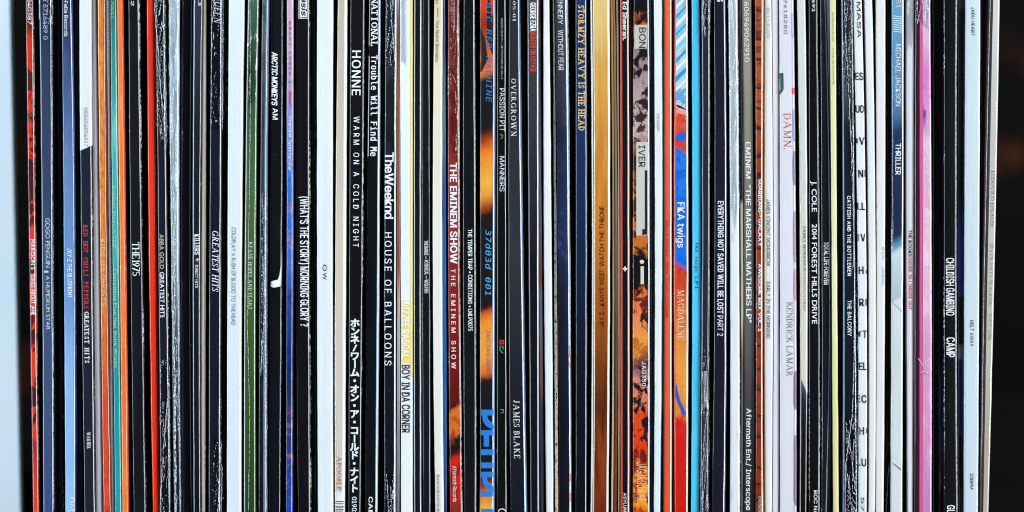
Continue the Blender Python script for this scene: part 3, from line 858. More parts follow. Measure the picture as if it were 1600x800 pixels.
a = record('dark red spine with bold white capitals and scratched film, orange patch near the bottom',
    (700, 700, 703), (717.5, 718.8, 722.5), [(-40, (120, 50, 44)), (200, (128, 40, 34)), (380, (150, 52, 46)), (480, (138, 30, 26)), (640, (92, 22, 18)), (644, (222, 112, 40)), (684, (216, 104, 40)), (690, (26, 20, 20)), (712, (40, 26, 24)), (722, (206, 38, 24)), (776, (200, 34, 22)), (800, (130, 44, 34))],
    second=[(-40, (150, 72, 64)), (380, (136, 42, 38)), (640, (84, 18, 16)), (650, (190, 90, 30)), (686, (150, 60, 26)), (700, (16, 14, 16)), (800, (170, 40, 26))], blob=(30, 30, 16), cut=(.45, .6), slope=10, distort=14, wear=(.1, .8), dust=.5,
    text=[T('00694932901 3', -24, 43, .3, .62, (214, 190, 188)), T('THE EMINEM SHOW', 254, 412, .2, .76, bold=.045), T('THE EMINEM SHOW', 420, 576, .24, .6, (236, 220, 216), bold=.03, track=.5), T('Aftermath Records', 728, 784, .24, .56, (246, 226, 220))])
wrap(a, -40, 245, .2, 1.02, 1.6, .9, .3, [], 111)
a = record('black spine with one line of small bold white capitals, right of the dark red spine', (724, 723, 725.5), (741.8, 743.6, 744.5), (19, 20, 26), wear=(.05, .6), br=2.6, text=[T('THE TEMPER TRAP • CONDITIONS • LMLP0075', 358, 517, .4, .72, bold=.02)])
torn_or_glint_line(a, [(-20, .98), (830, .96)], None, 113, .35, .15)  # pale line standing in for the glossy right-edge highlight
# fiery black spine with large blue letters
a = record('black spine with glowing orange patches and huge bright blue letters near the bottom',
    (750, 750, 749.5), (774.8, 774, 773),
    [(-40, (212, 74, 24)), (14, (206, 66, 24)), (40, (150, 46, 20)), (96, (226, 100, 30)), (116, (226, 116, 40)), (126, (30, 27, 30)), (206, (26, 24, 28)), (222, (160, 58, 20)), (240, (232, 126, 36)), (290, (244, 176, 72)), (312, (240, 150, 56)), (330, (150, 60, 26)), (340, (26, 24, 28)),
     (484, (26, 24, 28)), (492, (196, 80, 26)), (510, (240, 146, 46)), (560, (240, 156, 60)), (588, (214, 104, 36)), (598, (28, 24, 28)), (744, (28, 26, 30)), (764, (140, 60, 30)), (776, (222, 120, 40)), (800, (238, 180, 76))],
    slope=10, distort=16, dscale=25, grain=.2, wear=(0, 0), br=4, strips=[(.82, 1, (110, 130, 156))], text=[
    T('BTC RED MACHINE', 4, 160, .38, .74, (52, 118, 190), mono=True, italic=.18), T('37d03d 001', 359, 461, .36, .72, (78, 160, 214), mono=True, italic=.15, bold=.01), T('JAGJAGUWAR', 515, 586, .42, .66, (130, 112, 120), mono=True)])
band(a, [(0, .5), (26, .42), (60, .44), (86, .8)], [(0, .6), (26, .8), (60, .82), (86, .82)], (34, 22, 24), 'artwork_patch')
band(a, [(44, 0), (60, 0), (96, 0), (112, 0)], [(44, .05), (60, .3), (92, .5), (112, .1)], (30, 25, 28), 'artwork_patch')
BL = (36, 124, 214)
for y0, y1, u0, u1 in ((640, 649, 0, .98), (672, 680, 0, .98), (702, 711, 0, .98), (722.5, 731.5, 0, .98), (737, 745.5, 0, .98), (767, 775.5, .04, .98), (795, 812, .0, .98)):
    rect(a, y0, y1, u0, u1, BL, 'letter_bar', eps=.00014)
rect(a, 680, 697.5, .26, .62, BL, 'letter_bar', eps=.00014)
for y0 in (648, 745):
    band(a, [(y0, .16), (y0 + 9, .2), (y0 + 16, .34), (y0 + 21, .6), (y0 + 22.5, .85)], [(y0, .5), (y0 + 6, .52), (y0 + 10, .62), (y0 + 12, .8), (y0 + 12.5, .98), (y0 + 22.5, .98)], BL, 'letter_bar', eps=.00015)
a = record('black spine with thin white capitals, small green and red marks, right of the fiery one',
    (776.5, 776, 776), (791, 792, 792.5), (13, 14, 16), wear=(.05, .1), dust=.5, second=(20, 28, 26), blob=(60, 60, 40), cut=(.56, .66), text=[
    T('PASSION PIT', 138, 205, .3, .8, (216, 220, 222)), T('MANNERS', 244, 299, .3, .78, (216, 220, 222))])
upright(a, '886974338661', 28, 124, .36, .68, (150, 154, 158))
rect(a, 531, 538, .28, .72, (206, 30, 70), 'emblem'); patch(a, [(532.5, .4), (536.5, .4), (534.5, .62)], (90, 10, 26), 'emblem', .00016)
for pl in ([(540, .36), (546, .3), (550, .46), (552, .64)], [(540, .5), (543, .66), (547, .58)], [(210, .34), (212, .6), (216, .52), (217, .36)], [(640, .34), (640, .64), (645, .64), (645, .38)]):
    pts = [a.point(p, u, .0002) for p, u in pl]
    tube('emblem', pts, .00022, ink((46, 150, 70)), a.root)
tube('emblem', [a.point(800 - 5 * math.sin(t), .5 - .34 * math.cos(t), .0002) for t in [i * math.pi / 8 for i in range(9)]], .0002, ink(W), a.root)
a = record('wide charcoal spine with widely spaced white serif capitals and a light blue right edge',
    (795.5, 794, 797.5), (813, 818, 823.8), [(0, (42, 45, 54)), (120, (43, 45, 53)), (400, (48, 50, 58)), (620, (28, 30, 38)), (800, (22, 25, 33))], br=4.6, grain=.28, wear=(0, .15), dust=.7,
    strips=[(.83, 1, (96, 124, 152))], text=[T('18305-01', -18, 33, .32, .6, (214, 216, 214), font='serif'), T('OVERGROWN', 123, 213, .2, .6, (226, 228, 224), font='serif', track=.08), T('JAMES BLAKE', 625, 716, .26, .62, (224, 226, 224), font='serif', track=.08)])
a = record('narrow dark grey spine with white block capitals above a line of red block capitals',
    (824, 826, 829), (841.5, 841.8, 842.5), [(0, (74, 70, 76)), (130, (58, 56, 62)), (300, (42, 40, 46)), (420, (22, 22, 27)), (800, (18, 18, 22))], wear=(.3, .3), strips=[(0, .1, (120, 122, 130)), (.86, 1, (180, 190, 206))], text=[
    T('GEORGE EZRA', 4, 49, .26, .76, bold=.05, track=-.03), T('WANTED ON VOYAGE', 49, 113, .26, .76, (206, 70, 50), bold=.05, track=-.03)])
record('pale blue-white sliver with coloured stains between a dark grey spine and a plain white one', (842.2, 842.4, 845), (844.6, 847, 849.8), [(-40, (190, 60, 80)), (24, (120, 40, 50)), (60, (150, 150, 60)), (78, (60, 90, 150)), (300, (170, 180, 210)), (440, (196, 120, 96)), (460, (180, 190, 214)), (610, (180, 130, 130)), (640, (90, 98, 120)), (800, (96, 104, 128))], Y=.0008)
record('plain narrow white spine between a stained sliver and a tan-flecked sliver, near centre', (849, 850, 853.5), (858.6, 862.2, 864.8), (230, 234, 238), grain=.05, wear=(.05, 0), strips=[(0, .16, (206, 186, 186))])
a = record('thin tan sliver with dark flecks beside the plain narrow white spine near centre', (864, 866, 867.5), (866, 869.8, 872), [(0, (90, 94, 104)), (400, (120, 128, 138)), (520, (176, 160, 140)), (800, (206, 192, 170))], second=(30, 28, 28), blob=(160, 160, 60), cut=(.55, .6), wear=(0, 0))
a = record('dark slate wrapped spine with white capitals at its top, left of the gold-lettered navy one',
    (866.8, 870.6, 872.8), (887.5, 891.5, 893.8), [(-40, (72, 74, 86)), (110, (62, 64, 78)), (220, (36, 42, 66)), (360, (40, 52, 96)), (460, (32, 34, 54)), (620, (26, 26, 42)), (800, (22, 22, 32))], second=[(0, (64, 66, 78)), (300, (50, 60, 90)), (380, (52, 84, 150)), (450, (36, 36, 60)), (800, (20, 20, 30))], blob=(20, 20, 14), cut=(.5, .65),
    br=4, strips=[(.8, 1, (126, 152, 180))], dust=.7, wear=(.1, .5), text=[T('KENNEDY', -10, 38, .22, .6, (232, 234, 238), bold=.01), T('WITHOUT FEAR', 47, 110, .22, .6, (232, 234, 238), bold=.01)])
torn_or_glint_line(a, [(-20, 1.0), (260, .98), (480, .96), (560, .92)], None, 121, .45, .5)
patchy = [(540, 560), (566, 575), (740, 752), (770, 783)]
for y0, y1 in patchy: rect(a, y0, y1, .86, .97, (190, 92, 60), 'sticker_remnant')
record('navy spine with gold slab serif capitals running down its top quarter',
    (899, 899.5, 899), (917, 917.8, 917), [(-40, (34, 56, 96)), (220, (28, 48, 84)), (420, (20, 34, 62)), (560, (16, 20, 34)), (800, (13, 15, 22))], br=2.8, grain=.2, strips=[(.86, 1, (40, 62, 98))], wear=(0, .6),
    text=[T('STORMZY HEAVY IS THE HEAD', 8, 204, .24, .78, (226, 194, 132), font='slab', track=-.02)])
record('hairline white sliver left of the gold foil spine', (922.6, 925, 923), (925.2, 927.4, 925.6), (220, 222, 224), Y=.0005, wear=(0, 0))
a = record('gold foil spine browning toward the bottom, black capitals reading upward',
    (926.4, 928.2, 926.4), (952.6, 953.5, 951), [(-40, (232, 200, 128)), (40, (236, 204, 124)), (100, (222, 168, 78)), (220, (208, 138, 48)), (340, (210, 122, 40)), (480, (176, 90, 32)), (560, (140, 68, 26)), (640, (98, 44, 20)), (690, (140, 64, 24)), (740, (150, 62, 26)), (800, (118, 44, 22))],
    second=[(-40, (244, 220, 160)), (100, (226, 176, 90)), (340, (220, 140, 56)), (480, (150, 76, 28)), (640, (76, 36, 18)), (800, (112, 46, 24))], blob=(60, 60, 5), cut=(.42, .68), grain=.2, rough=.32, metal=.08, bump=.4, streak=.3, wear=(.1, .2), strips=[(0, .07, (232, 208, 164)), (.86, 1, (246, 240, 226))],
    text=[T('JAY Z', 511, 488, .62, .34, (34, 24, 16)), T('KANYE WEST', 478, 421, .62, .34, (34, 24, 16)), T('WATCH THE THRONE', 416, 322, .62, .34, (34, 24, 16))])
record('thin golden sliver right of the gold foil spine', (954, 957, 955), (957.2, 960, 958), [(0, (190, 120, 50)), (400, (150, 130, 110)), (800, (200, 186, 160))], Y=.001)
record('thin flecked amber sliver, third from the gold foil spine toward the right', (958, 960.8, 959), (961.4, 965.4, 964), [(0, (238, 206, 140)), (300, (226, 190, 130)), (500, (190, 110, 50)), (800, (190, 92, 40))], Y=.0015, wear=(.3, .6))
record('hairline pale grey-beige sliver left of the black spine with orange edges', (963.4, 966.2, 966), (966.2, 968.8, 968.4), (176, 170, 162), Y=.0008, wear=(.2, .3))
a = record('narrow black spine between orange edges with a small white plus sign at mid height',
    (969, 969.6, 969.8), (982.4, 983.6, 983.4), (18, 20, 27), bl=1.2, br=1.4, wear=(0, .2), strips=[(0, .22, (206, 78, 42)), (.8, 1, (236, 190, 170))], text=[
    T('Ed Sheeran.', 3, 63, .3, .78, bold=.035, mono=False), T('ASYLUM / 5052498', 770, 838, .32, .66, (220, 224, 226), bold=.02)])
rect(a, 418.6, 421.2, .26, .74, W, 'emblem', .00016); rect(a, 416.2, 423.8, .43, .57, W, 'emblem', .0002)
record('plain black hairline sleeve left of the fire-patterned spine with a grey label', (984, 985, 984.5), (988.6, 988, 988.6), (30, 30, 36), wear=(.5, .5), dust=.5, Y=.001)
# fire and pixel patterned spine
a = record('spine patterned in black, orange and flame colours with pale grey letter labels',
    (990, 988.5, 989.2), (1014.5, 1015.8, 1015.5),
    [(-40, (24, 20, 24)), (20, (30, 24, 28)), (40, (206, 100, 50)), (70, (120, 66, 40)), (82, (150, 120, 122)), (140, (176, 148, 148)), (210, (196, 168, 162)), (230, (160, 80, 40)), (360, (206, 110, 44)), (392, (190, 110, 40)), (398, (22, 20, 24)), (442, (24, 20, 24)), (452, (226, 110, 44)), (500, (236, 130, 84)), (540, (238, 160, 54)), (572, (90, 60, 90)), (600, (220, 140, 110)), (650, (222, 74, 28)), (710, (220, 58, 24)), (760, (240, 164, 44)), (784, (244, 150, 36)), (800, (214, 66, 34))],
    second=[(-40, (16, 15, 20)), (60, (30, 22, 24)), (90, (26, 20, 26)), (140, (34, 26, 32)), (200, (60, 44, 48)), (220, (90, 68, 70)), (240, (60, 30, 22)), (390, (70, 34, 18)), (396, (20, 18, 22)), (446, (26, 20, 22)), (470, (120, 40, 30)), (500, (44, 24, 24)), (540, (206, 110, 44)), (575, (40, 26, 44)), (620, (30, 20, 34)), (680, (44, 22, 22)), (720, (120, 34, 22)), (760, (200, 62, 30)), (800, (110, 34, 24))],
    blob=(32, 32, 24), cut=(.47, .55), distort=60, dscale=20, grain=.2, wear=(.1, .6), dust=.3, strips=[(.9, 1, (150, 160, 176))])
rect(a, 39, 76, .06, .84, (196, 192, 186), 'label_patch'); rect(a, 222, 368, .2, .78, (200, 197, 190), 'label_patch'); rect(a, 222, 360, .78, .92, (206, 204, 198), 'label_patch')
rect(a, 266, 366, .70, .84, (26, 24, 28), 'label_bar', .00016); rect(a, 358, 367, .55, .70, (26, 24, 28), 'label_bar', .0002); rect(a, 360, 368, .84, .93, (206, 204, 198), 'label_patch', .00016)
lettering(a, 'BON', 43, 75, .36, .76, (28, 26, 28), eps=.0002); lettering(a, 'IVER', 227, 261, .34, .72, (28, 26, 28), eps=.0002)
patch(a, [(409 + 3.2 * math.sin(t), .53 + .125 * math.cos(t)) for t in [i * math.tau / 16 for i in range(16)]], (222, 216, 200), 'emblem', .00016)
rect(a, 416, 444, .45, .64, (214, 208, 192), 'emblem', .00016)
lettering(a, 'JAG350', 565, 603, .52, .76, (232, 226, 216), bold=.012, track=.16); lettering(a, 'JAGJAGUWAR', 722, 783, .22, .8, (244, 200, 150), track=.1)
record('thin black sleeve with pale scuffs between the fire-patterned spine and a white one', (1016, 1017, 1016.6), (1021.6, 1023.2, 1021.6), (28, 32, 44), wear=(.8, .6), dust=1.0, Y=.0012)
a = record('white spine with pale blue right edge and tiny grey capitals, left of the coral spine',
    (1022, 1023.6, 1022), (1034.6, 1035.2, 1032.2), (228, 234, 240), wear=(0, 0), grain=.06, strips=[(.82, 1, (150, 196, 226))], text=[T('THE SCRIPT', 177, 206, .26, .56, (120, 124, 130))])
record('thin black and grey sliver between the white spine and the lower coral spine', (1035, 1035.6, 1032.6), (1036.3, 1036.6, 1035.6), [(0, (120, 170, 200)), (630, (80, 120, 140)), (650, (30, 36, 44)), (800, (40, 42, 50))], Y=.002, wear=(.6, .4))
record('coral-orange spine with tone-on-tone darker red lettering and pale pink right edge',
    (1037, 1037.2, 1036.4), (1049.6, 1050, 1050), [(0, (240, 104, 66)), (300, (230, 98, 74)), (500, (228, 100, 70)), (800, (236, 88, 46))], bulge=.5, wear=(0, 0), strips=[(.8, 1, (240, 176, 156))], text=[
    T('Mura Masa', 344, 400, .2, .62, (190, 70, 54)), T('Raw Youth College', 410, 496, .2, .62, (186, 66, 50), font='sans')])
record('deep red sliver between the coral spine and the painted blue and red spine', (1051, 1051, 1051), (1054, 1052.4, 1053.8), (120, 24, 20), Y=.002, wear=(.1, .5))
a = record('spine with painted blue, red and skin-orange artwork and white lettering at its middle',
    (1054.5, 1053, 1054.5), (1074.6, 1075.8, 1075), [(-40, (120, 190, 226)), (60, (130, 200, 234)), (156, (200, 224, 236)), (164, (222, 214, 210)), (170, (214, 52, 34)), (196, (222, 92, 56)), (218, (220, 60, 36)), (226, (216, 62, 34)), (229, (20, 100, 214)), (406, (16, 104, 222)), (412, (206, 70, 40)), (470, (212, 80, 40)), (516, (226, 128, 56)), (560, (236, 156, 70)), (640, (228, 140, 60)), (649, (220, 120, 50)), (652, (214, 32, 24)), (800, (216, 28, 22))],
    second=[(-40, (60, 150, 210)), (60, (220, 236, 240)), (150, (80, 160, 214)), (168, (230, 130, 100)), (200, (206, 40, 30)), (226, (216, 60, 34)), (230, (40, 124, 226)), (404, (24, 110, 226)), (412, (196, 50, 36)), (440, (204, 64, 38)), (480, (230, 128, 56)), (600, (240, 164, 74)), (650, (214, 40, 28)), (800, (210, 26, 20))],
    blob=(26, 26, 26), cut=(.46, .56), distort=10, dscale=20, slope=-14, grain=.1, wear=(.1, .1), strips=[(0, .09, (222, 92, 60)), (.88, 1, (240, 226, 206))], text=[
    T('FKA twigs', 316, 387, .24, .72, bold=.02), T('MAGDALENE', 453, 531, .24, .7, (246, 232, 214), font='light')])
band(a, [(164, .1), (168, .3), (172, .86)], [(164, .3), (169, .7), (172, .88)], (30, 18, 22), 'artwork_patch', n=8)
for k, (y0, hh, c) in enumerate(((-8, 7, (226, 238, 242)), (8, 5, (70, 150, 212)), (20, 8, (222, 234, 240)), (36, 4, (64, 150, 214)), (48, 9, (226, 236, 240)), (66, 4, (206, 214, 200)), (76, 7, (60, 146, 214)), (90, 6, (232, 238, 242)), (104, 9, (52, 142, 216)), (122, 6, (226, 234, 238)), (136, 7, (86, 164, 220)))):
    patch(a, [(y0 + 16, .1), (y0 + 16 + hh, .1), (y0 + hh * .8, .87), (y0, .87)], c, 'artwork_patch')
patch(a, [(212, .1), (206, .5), (208, .87), (218, .87), (222, .5), (218, .1)], (24, 96, 210), 'artwork_patch')
patch(a, [(172, .1), (176, .1), (180, .87), (172, .87)], (236, 150, 140), 'artwork_patch')
band(a, [(598, .09), (620, .09), (648, .6)], [(598, .12), (625, .4), (646, .84), (648, .86)], (24, 90, 196), 'artwork_patch', n=12)
record('plain bright cyan spine with fine black lettering at mid height', (1081, 1082, 1080), (1093.2, 1095.2, 1092.6), [(-40, (66, 190, 238)), (400, (76, 202, 244)), (800, (78, 208, 246))], bulge=.5, wear=(0, 0), grain=.06, strips=[(.84, 1, (140, 222, 246))], text=[
    T('FKA twigs', 380, 424, .3, .68, (24, 56, 84), mono=True), T('LP1', 432, 451, .3, .68, (24, 56, 84), mono=True)])
a = record('dark spine in crumpled film with small pale capitals low down, right of the cyan spine',
    (1096.8, 1097, 1094.2), (1109.4, 1108.8, 1106.8), (38, 38, 48), wear=(.3, .6), dust=.7, strips=[(0, .12, (96, 120, 150))], text=[
    T('MARIBOU STATE', 580, 636, .3, .66, bold=.01), T('PORTRAITS', 644, 684, .3, .66, (120, 124, 134)), T('COUNTERS', 694, 736, .3, .66, (130, 134, 144))])
wrap(a, -40, 60, -.1, 1.1, 3.2, .6, .3, [[(-40, .3), (20, .1), (60, .4)], [(-40, .9), (60, .96)]], 141, .6)
wrap(a, 540, 830, -.1, 1.1, 2.2, .3, .14, [[(560, .9), (640, .75), (700, .3), (770, .2), (790, .3), (830, .55)], [(700, .95), (780, .3), (830, .1)]], 142, .5)
torn_or_glint_line(a, [(60, .98), (550, .97)], None, 143, .35, .15)
a = record('wide blue-black spine with bold white capitals along its middle and a grey right edge',
    (1115.5, 1116, 1112.5), (1135, 1137, 1134), (27, 27, 40), wear=(0, .4), br=4.4, grain=.18, dust=.5, strips=[(.84, 1, (84, 92, 124))], text=[
    T('FOALS', -42, 3, .26, .72, bold=.03), T('EVERYTHING NOT SAVED WILL BE LOST', 314, 490, .26, .68, bold=.03), T('PART 2', 493, 525, .26, .68)])
a = record('white spine in cloudy crumpled film, left of the taupe spine with grey-white capitals', (1138.4, 1141.4, 1141), (1152.6, 1155.5, 1156.5), (226, 232, 238), grain=.08, second=[(0, (196, 206, 214)), (800, (206, 216, 224))], blob=(60, 60, 10), cut=(.5, .7), wear=(.3, .6), dust=.1, wearcol=(60, 66, 78))
wrap(a, -40, 330, -.05, 1.05, 1.4, .2, .1, [[(-40, .95), (70, 1.0), (330, .98)]], 151, .5)
torn_or_glint_line(a, [(560, .98), (830, .98)], None, 155, .45, .8)
torn_or_glint_line(a, [(600, .0), (700, .08), (830, .05)], None, 156, .35, .8)
patch(a, [(364, .0), (364, .2), (378, .2), (378, .0)], (214, 120, 90), 'sticker_remnant', .0001)
record('thin black and cream sliver left of the taupe spine with grey-white capitals', (1153.6, 1156.8, 1157.4), (1158, 1161.6, 1160.6), [(-40, (40, 42, 50)), (312, (34, 36, 44)), (320, (190, 184, 176)), (500, (206, 202, 196)), (536, (170, 140, 120)), (560, (120, 110, 104)), (800, (110, 110, 118))], Y=.0012)
record('taupe spine fading to charcoal at the bottom, long line of bold white capitals',
    (1159, 1162.6, 1161.4), (1175, 1178.4, 1179.6), [(-40, (152, 146, 134)), (100, (150, 144, 132)), (280, (136, 130, 120)), (400, (118, 114, 108)), (540, (92, 88, 86)), (660, (62, 60, 62)), (800, (50, 48, 52))], wear=(.05, .1), grain=.14, text=[
    T('606949062910', 3, 97, .2, .68, (228, 228, 222), bold=.01), T('EMINEM', 222, 279, .2, .7, (234, 234, 228), bold=.025), T('"THE MARSHALL MATHERS LP"', 289, 504, .2, .7, (236, 236, 230), bold=.025), T('Aftermath Ent./ Interscope', 638, 797, .22, .66, (238, 238, 234), bold=.014)])
record('brown wood-grained spine with white block lettering and thin white right edge',
    (1180, 1181.4, 1181), (1193.6, 1192, 1193), [(-40, (170, 80, 42)), (160, (172, 78, 40)), (300, (140, 58, 30)), (420, (172, 64, 34)), (560, (150, 58, 30)), (800, (146, 52, 28))], lines=(34, 'Z', .86, (70, 26, 18), 6), grain=.22, wear=(.1, .1), strips=[(.74, .86, (236, 214, 186)), (.86, .94, (170, 86, 44)), (.94, 1, (240, 226, 206))],
    second=(120, 44, 26), blob=(8, 8, 30), cut=(.5, .62), text=[T('GUARDIANS', 280, 332, .34, .82, bold=.04), T('OF', 333, 341, .5, .74, bold=.02), T('GALAXY', 342, 385, .34, .84, bold=.04), T('AWESOME MIX VOL. 1', 412, 518, .32, .74, bold=.035), T('00500873', 775, 822, .34, .66, (226, 206, 190))])
record('off-white spine with small black condensed capitals, right of the wood-grained spine', (1194.4, 1193.4, 1194.8), (1206, 1208.2, 1206.6), (230, 232, 236), wear=(0, .1), grain=.06, strips=[(0, .12, (226, 190, 140))], text=[
    T('BLVLIG01V', 13, 62, .28, .76, (140, 138, 136), font='light'), T('JAMES VINCENT MCMORROW', 311, 416, .28, .66, (40, 42, 48)), T('EARLY IN THE MORNING', 440, 528, .28, .66, (40, 42, 48))])
record('pinkish-white blank spine left of the lilac-white spine with red serif letters', (1206.6, 1209, 1207.4), (1216.8, 1217.8, 1217.6), (226, 222, 230), wear=(.1, 0), grain=.07, strips=[(.88, 1, (176, 140, 156))])
a = record('lilac-white spine with red serif letters above grey serif capitals, small green patch near top',
    (1218, 1219, 1219), (1240.6, 1244.4, 1245.2), (222, 221, 230), grain=.08, wear=(0, 0), bulge=.5, strips=[(.79, 1, (198, 190, 212))], text=[
    T('602557618280', -40, 53, .3, .52, (110, 112, 124), font='sans', track=.1), T('DAMN.', 177, 233, .24, .72, (206, 52, 46), font='light'), T('KENDRICK LAMAR', 472, 588, .38, .74, (90, 90, 104), font='light')])
band(a, [(114, .0), (148, .0)], [(114, .24), (140, .24), (148, .02)], (34, 92, 84), 'printed_patch', n=10)
band(a, [(137, .8), (147, .8)], [(137, 1), (147, 1)], (216, 76, 66), 'printed_patch', n=4)
for y0, y1, c in ((20, 60, (170, 176, 206)), (170, 220, (150, 158, 190)), (236, 290, (116, 120, 156)), (330, 410, (172, 134, 166)), (420, 470, (186, 144, 168)), (580, 640, (136, 96, 130)), (680, 790, (140, 106, 142))):
    band(a, [(y0, .86), (y0 + 10, .8), (y1 - 8, .8), (y1, .88)], [(y0, 1), (y1, 1)], c, 'artwork_patch', n=12)
a = record('cream spine whose bottom quarter turns to a dark photograph, gold and black serif capitals',
    (1246, 1250, 1250), (1259, 1262.2, 1261), [(-40, (216, 218, 216)), (300, (212, 212, 204)), (560, (216, 210, 196)), (590, (214, 208, 196)), (592, (60, 80, 110)), (612, (30, 40, 60)), (660, (16, 19, 28)), (800, (14, 15, 20))], slope=-26, wear=(0, 0), grain=.1, strips=[(0, .1, (222, 212, 190))], text=[
    T('JAMES MORRISON', 353, 424, .44, .8, (70, 62, 54), font='serif'), T('UNDISCOVERED', 426, 486, .42, .78, (178, 138, 62), font='serif')])
a = record('black spine with clean bold white capitals, right of the cream and dark photograph spine', (1263.4, 1264, 1264), (1277.6, 1281, 1281.4), (15, 15, 19), wear=(.3, .5), dust=.6, text=[
    T('050691', -24, 19, .36, .68), T('J. COLE', 283, 331, .26, .72, font='gill', bold=.012), T('2014 FOREST HILLS DRIVE', 350, 506, .26, .72, font='gill', bold=.012), T('ROC NATION', 766, 830, .42, .74, bold=.012)])
rect(a, 512, 570, .9, .98, (90, 130, 180), 'artwork_patch'); torn_or_glint_line(a, [(-20, .93), (510, .95)], None, 161, .3, .15)
a = record('narrow blue-black spine with tiny bold white capitals, left of the pale yellow spine', (1281.6, 1283.6, 1284), (1290.6, 1297.6, 1292.6), (22, 25, 36), wear=(.3, .5), dust=.5, strips=[(.84, 1, (150, 168, 190))], text=[T('TOTAL LIFE FOREVER', 378, 445, .26, .78, bold=.03)])
record('hairline blue-grey sliver against the left of the pale yellow spine', (1292, 1298, 1293.2), (1295.6, 1299.2, 1297), [(0, (150, 172, 200)), (300, (120, 140, 170)), (800, (40, 46, 66))], Y=.0015)
record('pale yellow spine with tiny olive lower-case lettering, only all-yellow one in the row', (1297, 1299.8, 1302), (1306.2, 1308.2, 1311), [(-40, (228, 224, 164)), (400, (232, 228, 190)), (600, (232, 226, 150)), (800, (228, 218, 158))], wear=(0, 0), grain=.08, bulge=.5, text=[
    T('bombay bicycle club', 19, 65, .36, .62, (150, 140, 84), bold=.01), T('so long, see you tomorrow', 75, 132, .36, .62, (150, 140, 84), bold=.01)])
record('plain black sleeve right of the pale yellow spine', (1308, 1309.6, 1312.4), (1314, 1316.6, 1316), (11, 11, 15), Y=.003, dust=.4)
a = record('black-navy spine in creased film with small spaced white capitals, right of the pale yellow one',
    (1315, 1317.6, 1317), (1333, 1337, 1340), [(-40, (26, 30, 40)), (130, (70, 74, 86)), (160, (60, 64, 74)), (200, (26, 30, 44)), (420, (22, 26, 44)), (800, (18, 19, 28))], bl=2.2, wear=(.1, .1), dust=.4, strips=[(0, .1, (120, 150, 176))], text=[
    T('CATFISH AND THE BOTTLEMEN', 306, 431, .32, .62, bold=.025, track=.1), T('THE BALCONY', 469, 525, .32, .62, bold=.025, track=.1)])
wrap(a, -40, 130, .0, 1.04, 3.4, .8, .26, [[(-40, .2), (60, .3), (130, .5)]], 171, .5)
wrap(a, 130, 290, .5, 1.04, 1.0, .4, .16, [[(130, .5), (240, .72), (360, .86), (420, .8)]], 172, .55)
wrap(a, 400, 660, .74, 1.08, 1.2, .2, .14, [[(400, .9), (480, .84), (560, .8), (660, .62)]], 173, .7)
wrap(a, 655, 840, .0, 1.02, 2.6, .5, .18, [[(655, .6), (720, .2), (840, .1)], [(690, .45), (770, .85)], [(740, .3), (800, .6), (840, .7)]], 174, .7)
a = record('white spine crossed by upright black letters cut off at both of its edges',
    (1334, 1340.5, 1342), (1347.6, 1354.6, 1355), (228, 232, 236), wear=(0, 0), grain=.06, strips=[(.94, 1, (110, 54, 44))], text=[T('MURA MASA', -60, 59, .34, .82, (24, 24, 28)), T('5756', 777, 822, .24, .64, (30, 30, 34), bold=.0)])
for cy, s, u0, u1 in ((119, 'ES', .02, .93), (170, 'UO', -.0, .93), (220, 'V', .32, .93), (271, 'N', .16, .7), (322, 'LL', .0, .86), (371, 'V', .32, .86), (422, 'H', .08, .6), (472, 'R', .1, .62), (522, 'T', .48, .93), (572, 'EL', .02, .9), (623, 'C', .3, .88), (673, 'H', .06, .58), (722, 'U', .3, .86)):
    V, F, LY = layout(s, bold=.035)
    mx = max(v[0] for v in V)
    link_mesh('lettering', [a.point(cy + 6 - y * 11.5, u0 + (u1 - u0) * x / mx, .00013) for x, y in V], F, [ink((22, 22, 26))], a.root)
for cy, y0, y1, u0, u1 in ((220, -4, 4, .0, .14), (271, -5.5, 5.5, .86, .93), (371, -5.5, 5.5, .0, .1), (422, -1, 6, .86, .93), (472, -5.5, 5.5, .8, .93), (522, -4, 4, .0, .2), (623, -5.5, -3.5, .0, .14), (623, -1, 1, .0, .12), (623, 3.5, 5.5, .0, .14), (673, -4, 4, .84, .93), (722, 3.6, 6, .0, .14), (522, -5.5, -3, .2, .3)):
    rect(a, cy + y0, cy + y1, u0, u1, (22, 22, 26), 'cut_off_letter', .00016)
torn_or_glint_line(a, [(330, .02), (560, -.02), (730, -.06), (830, .0)], None, 181, .5, .9)
record('plain white spine without lettering, between the cut-off black letters and pale blue upward lettering', (1350.4, 1356.4, 1356.6), (1363.6, 1368.8, 1367.6), (228, 230, 236), bulge=.6, grain=.05, wear=(0, 0), strips=[(0, .1, (196, 176, 182))])
record('ivory spine with tiny pale blue capitals reading upward and a pinkish left edge', (1368.4, 1369.8, 1368.2), (1384, 1383.6, 1381.4), (228, 226, 224), bulge=.5, grain=.08, wear=(0, 0), strips=[(0, .1, (206, 180, 172)), (.94, 1, (206, 196, 160))], text=[
    T('TOURIST', 447, 416, .86, .62, (110, 160, 210)), T('WILD', 405, 386, .86, .62, (110, 160, 210))])
record('plain black sleeve in torn film between the ivory spine and the blue and white one', (1385.2, 1385, 1383), (1390.6, 1391.6, 1390.6), (15, 16, 22), Y=.0025, wear=(.1, .6), dust=.8)
wrap(RECORDS[-1], 640, 830, -.1, 1.1, 3, .3, .2, [[(690, 1.1), (760, .4), (830, .1)], [(720, 1.2), (830, .8)]], 191, .5)
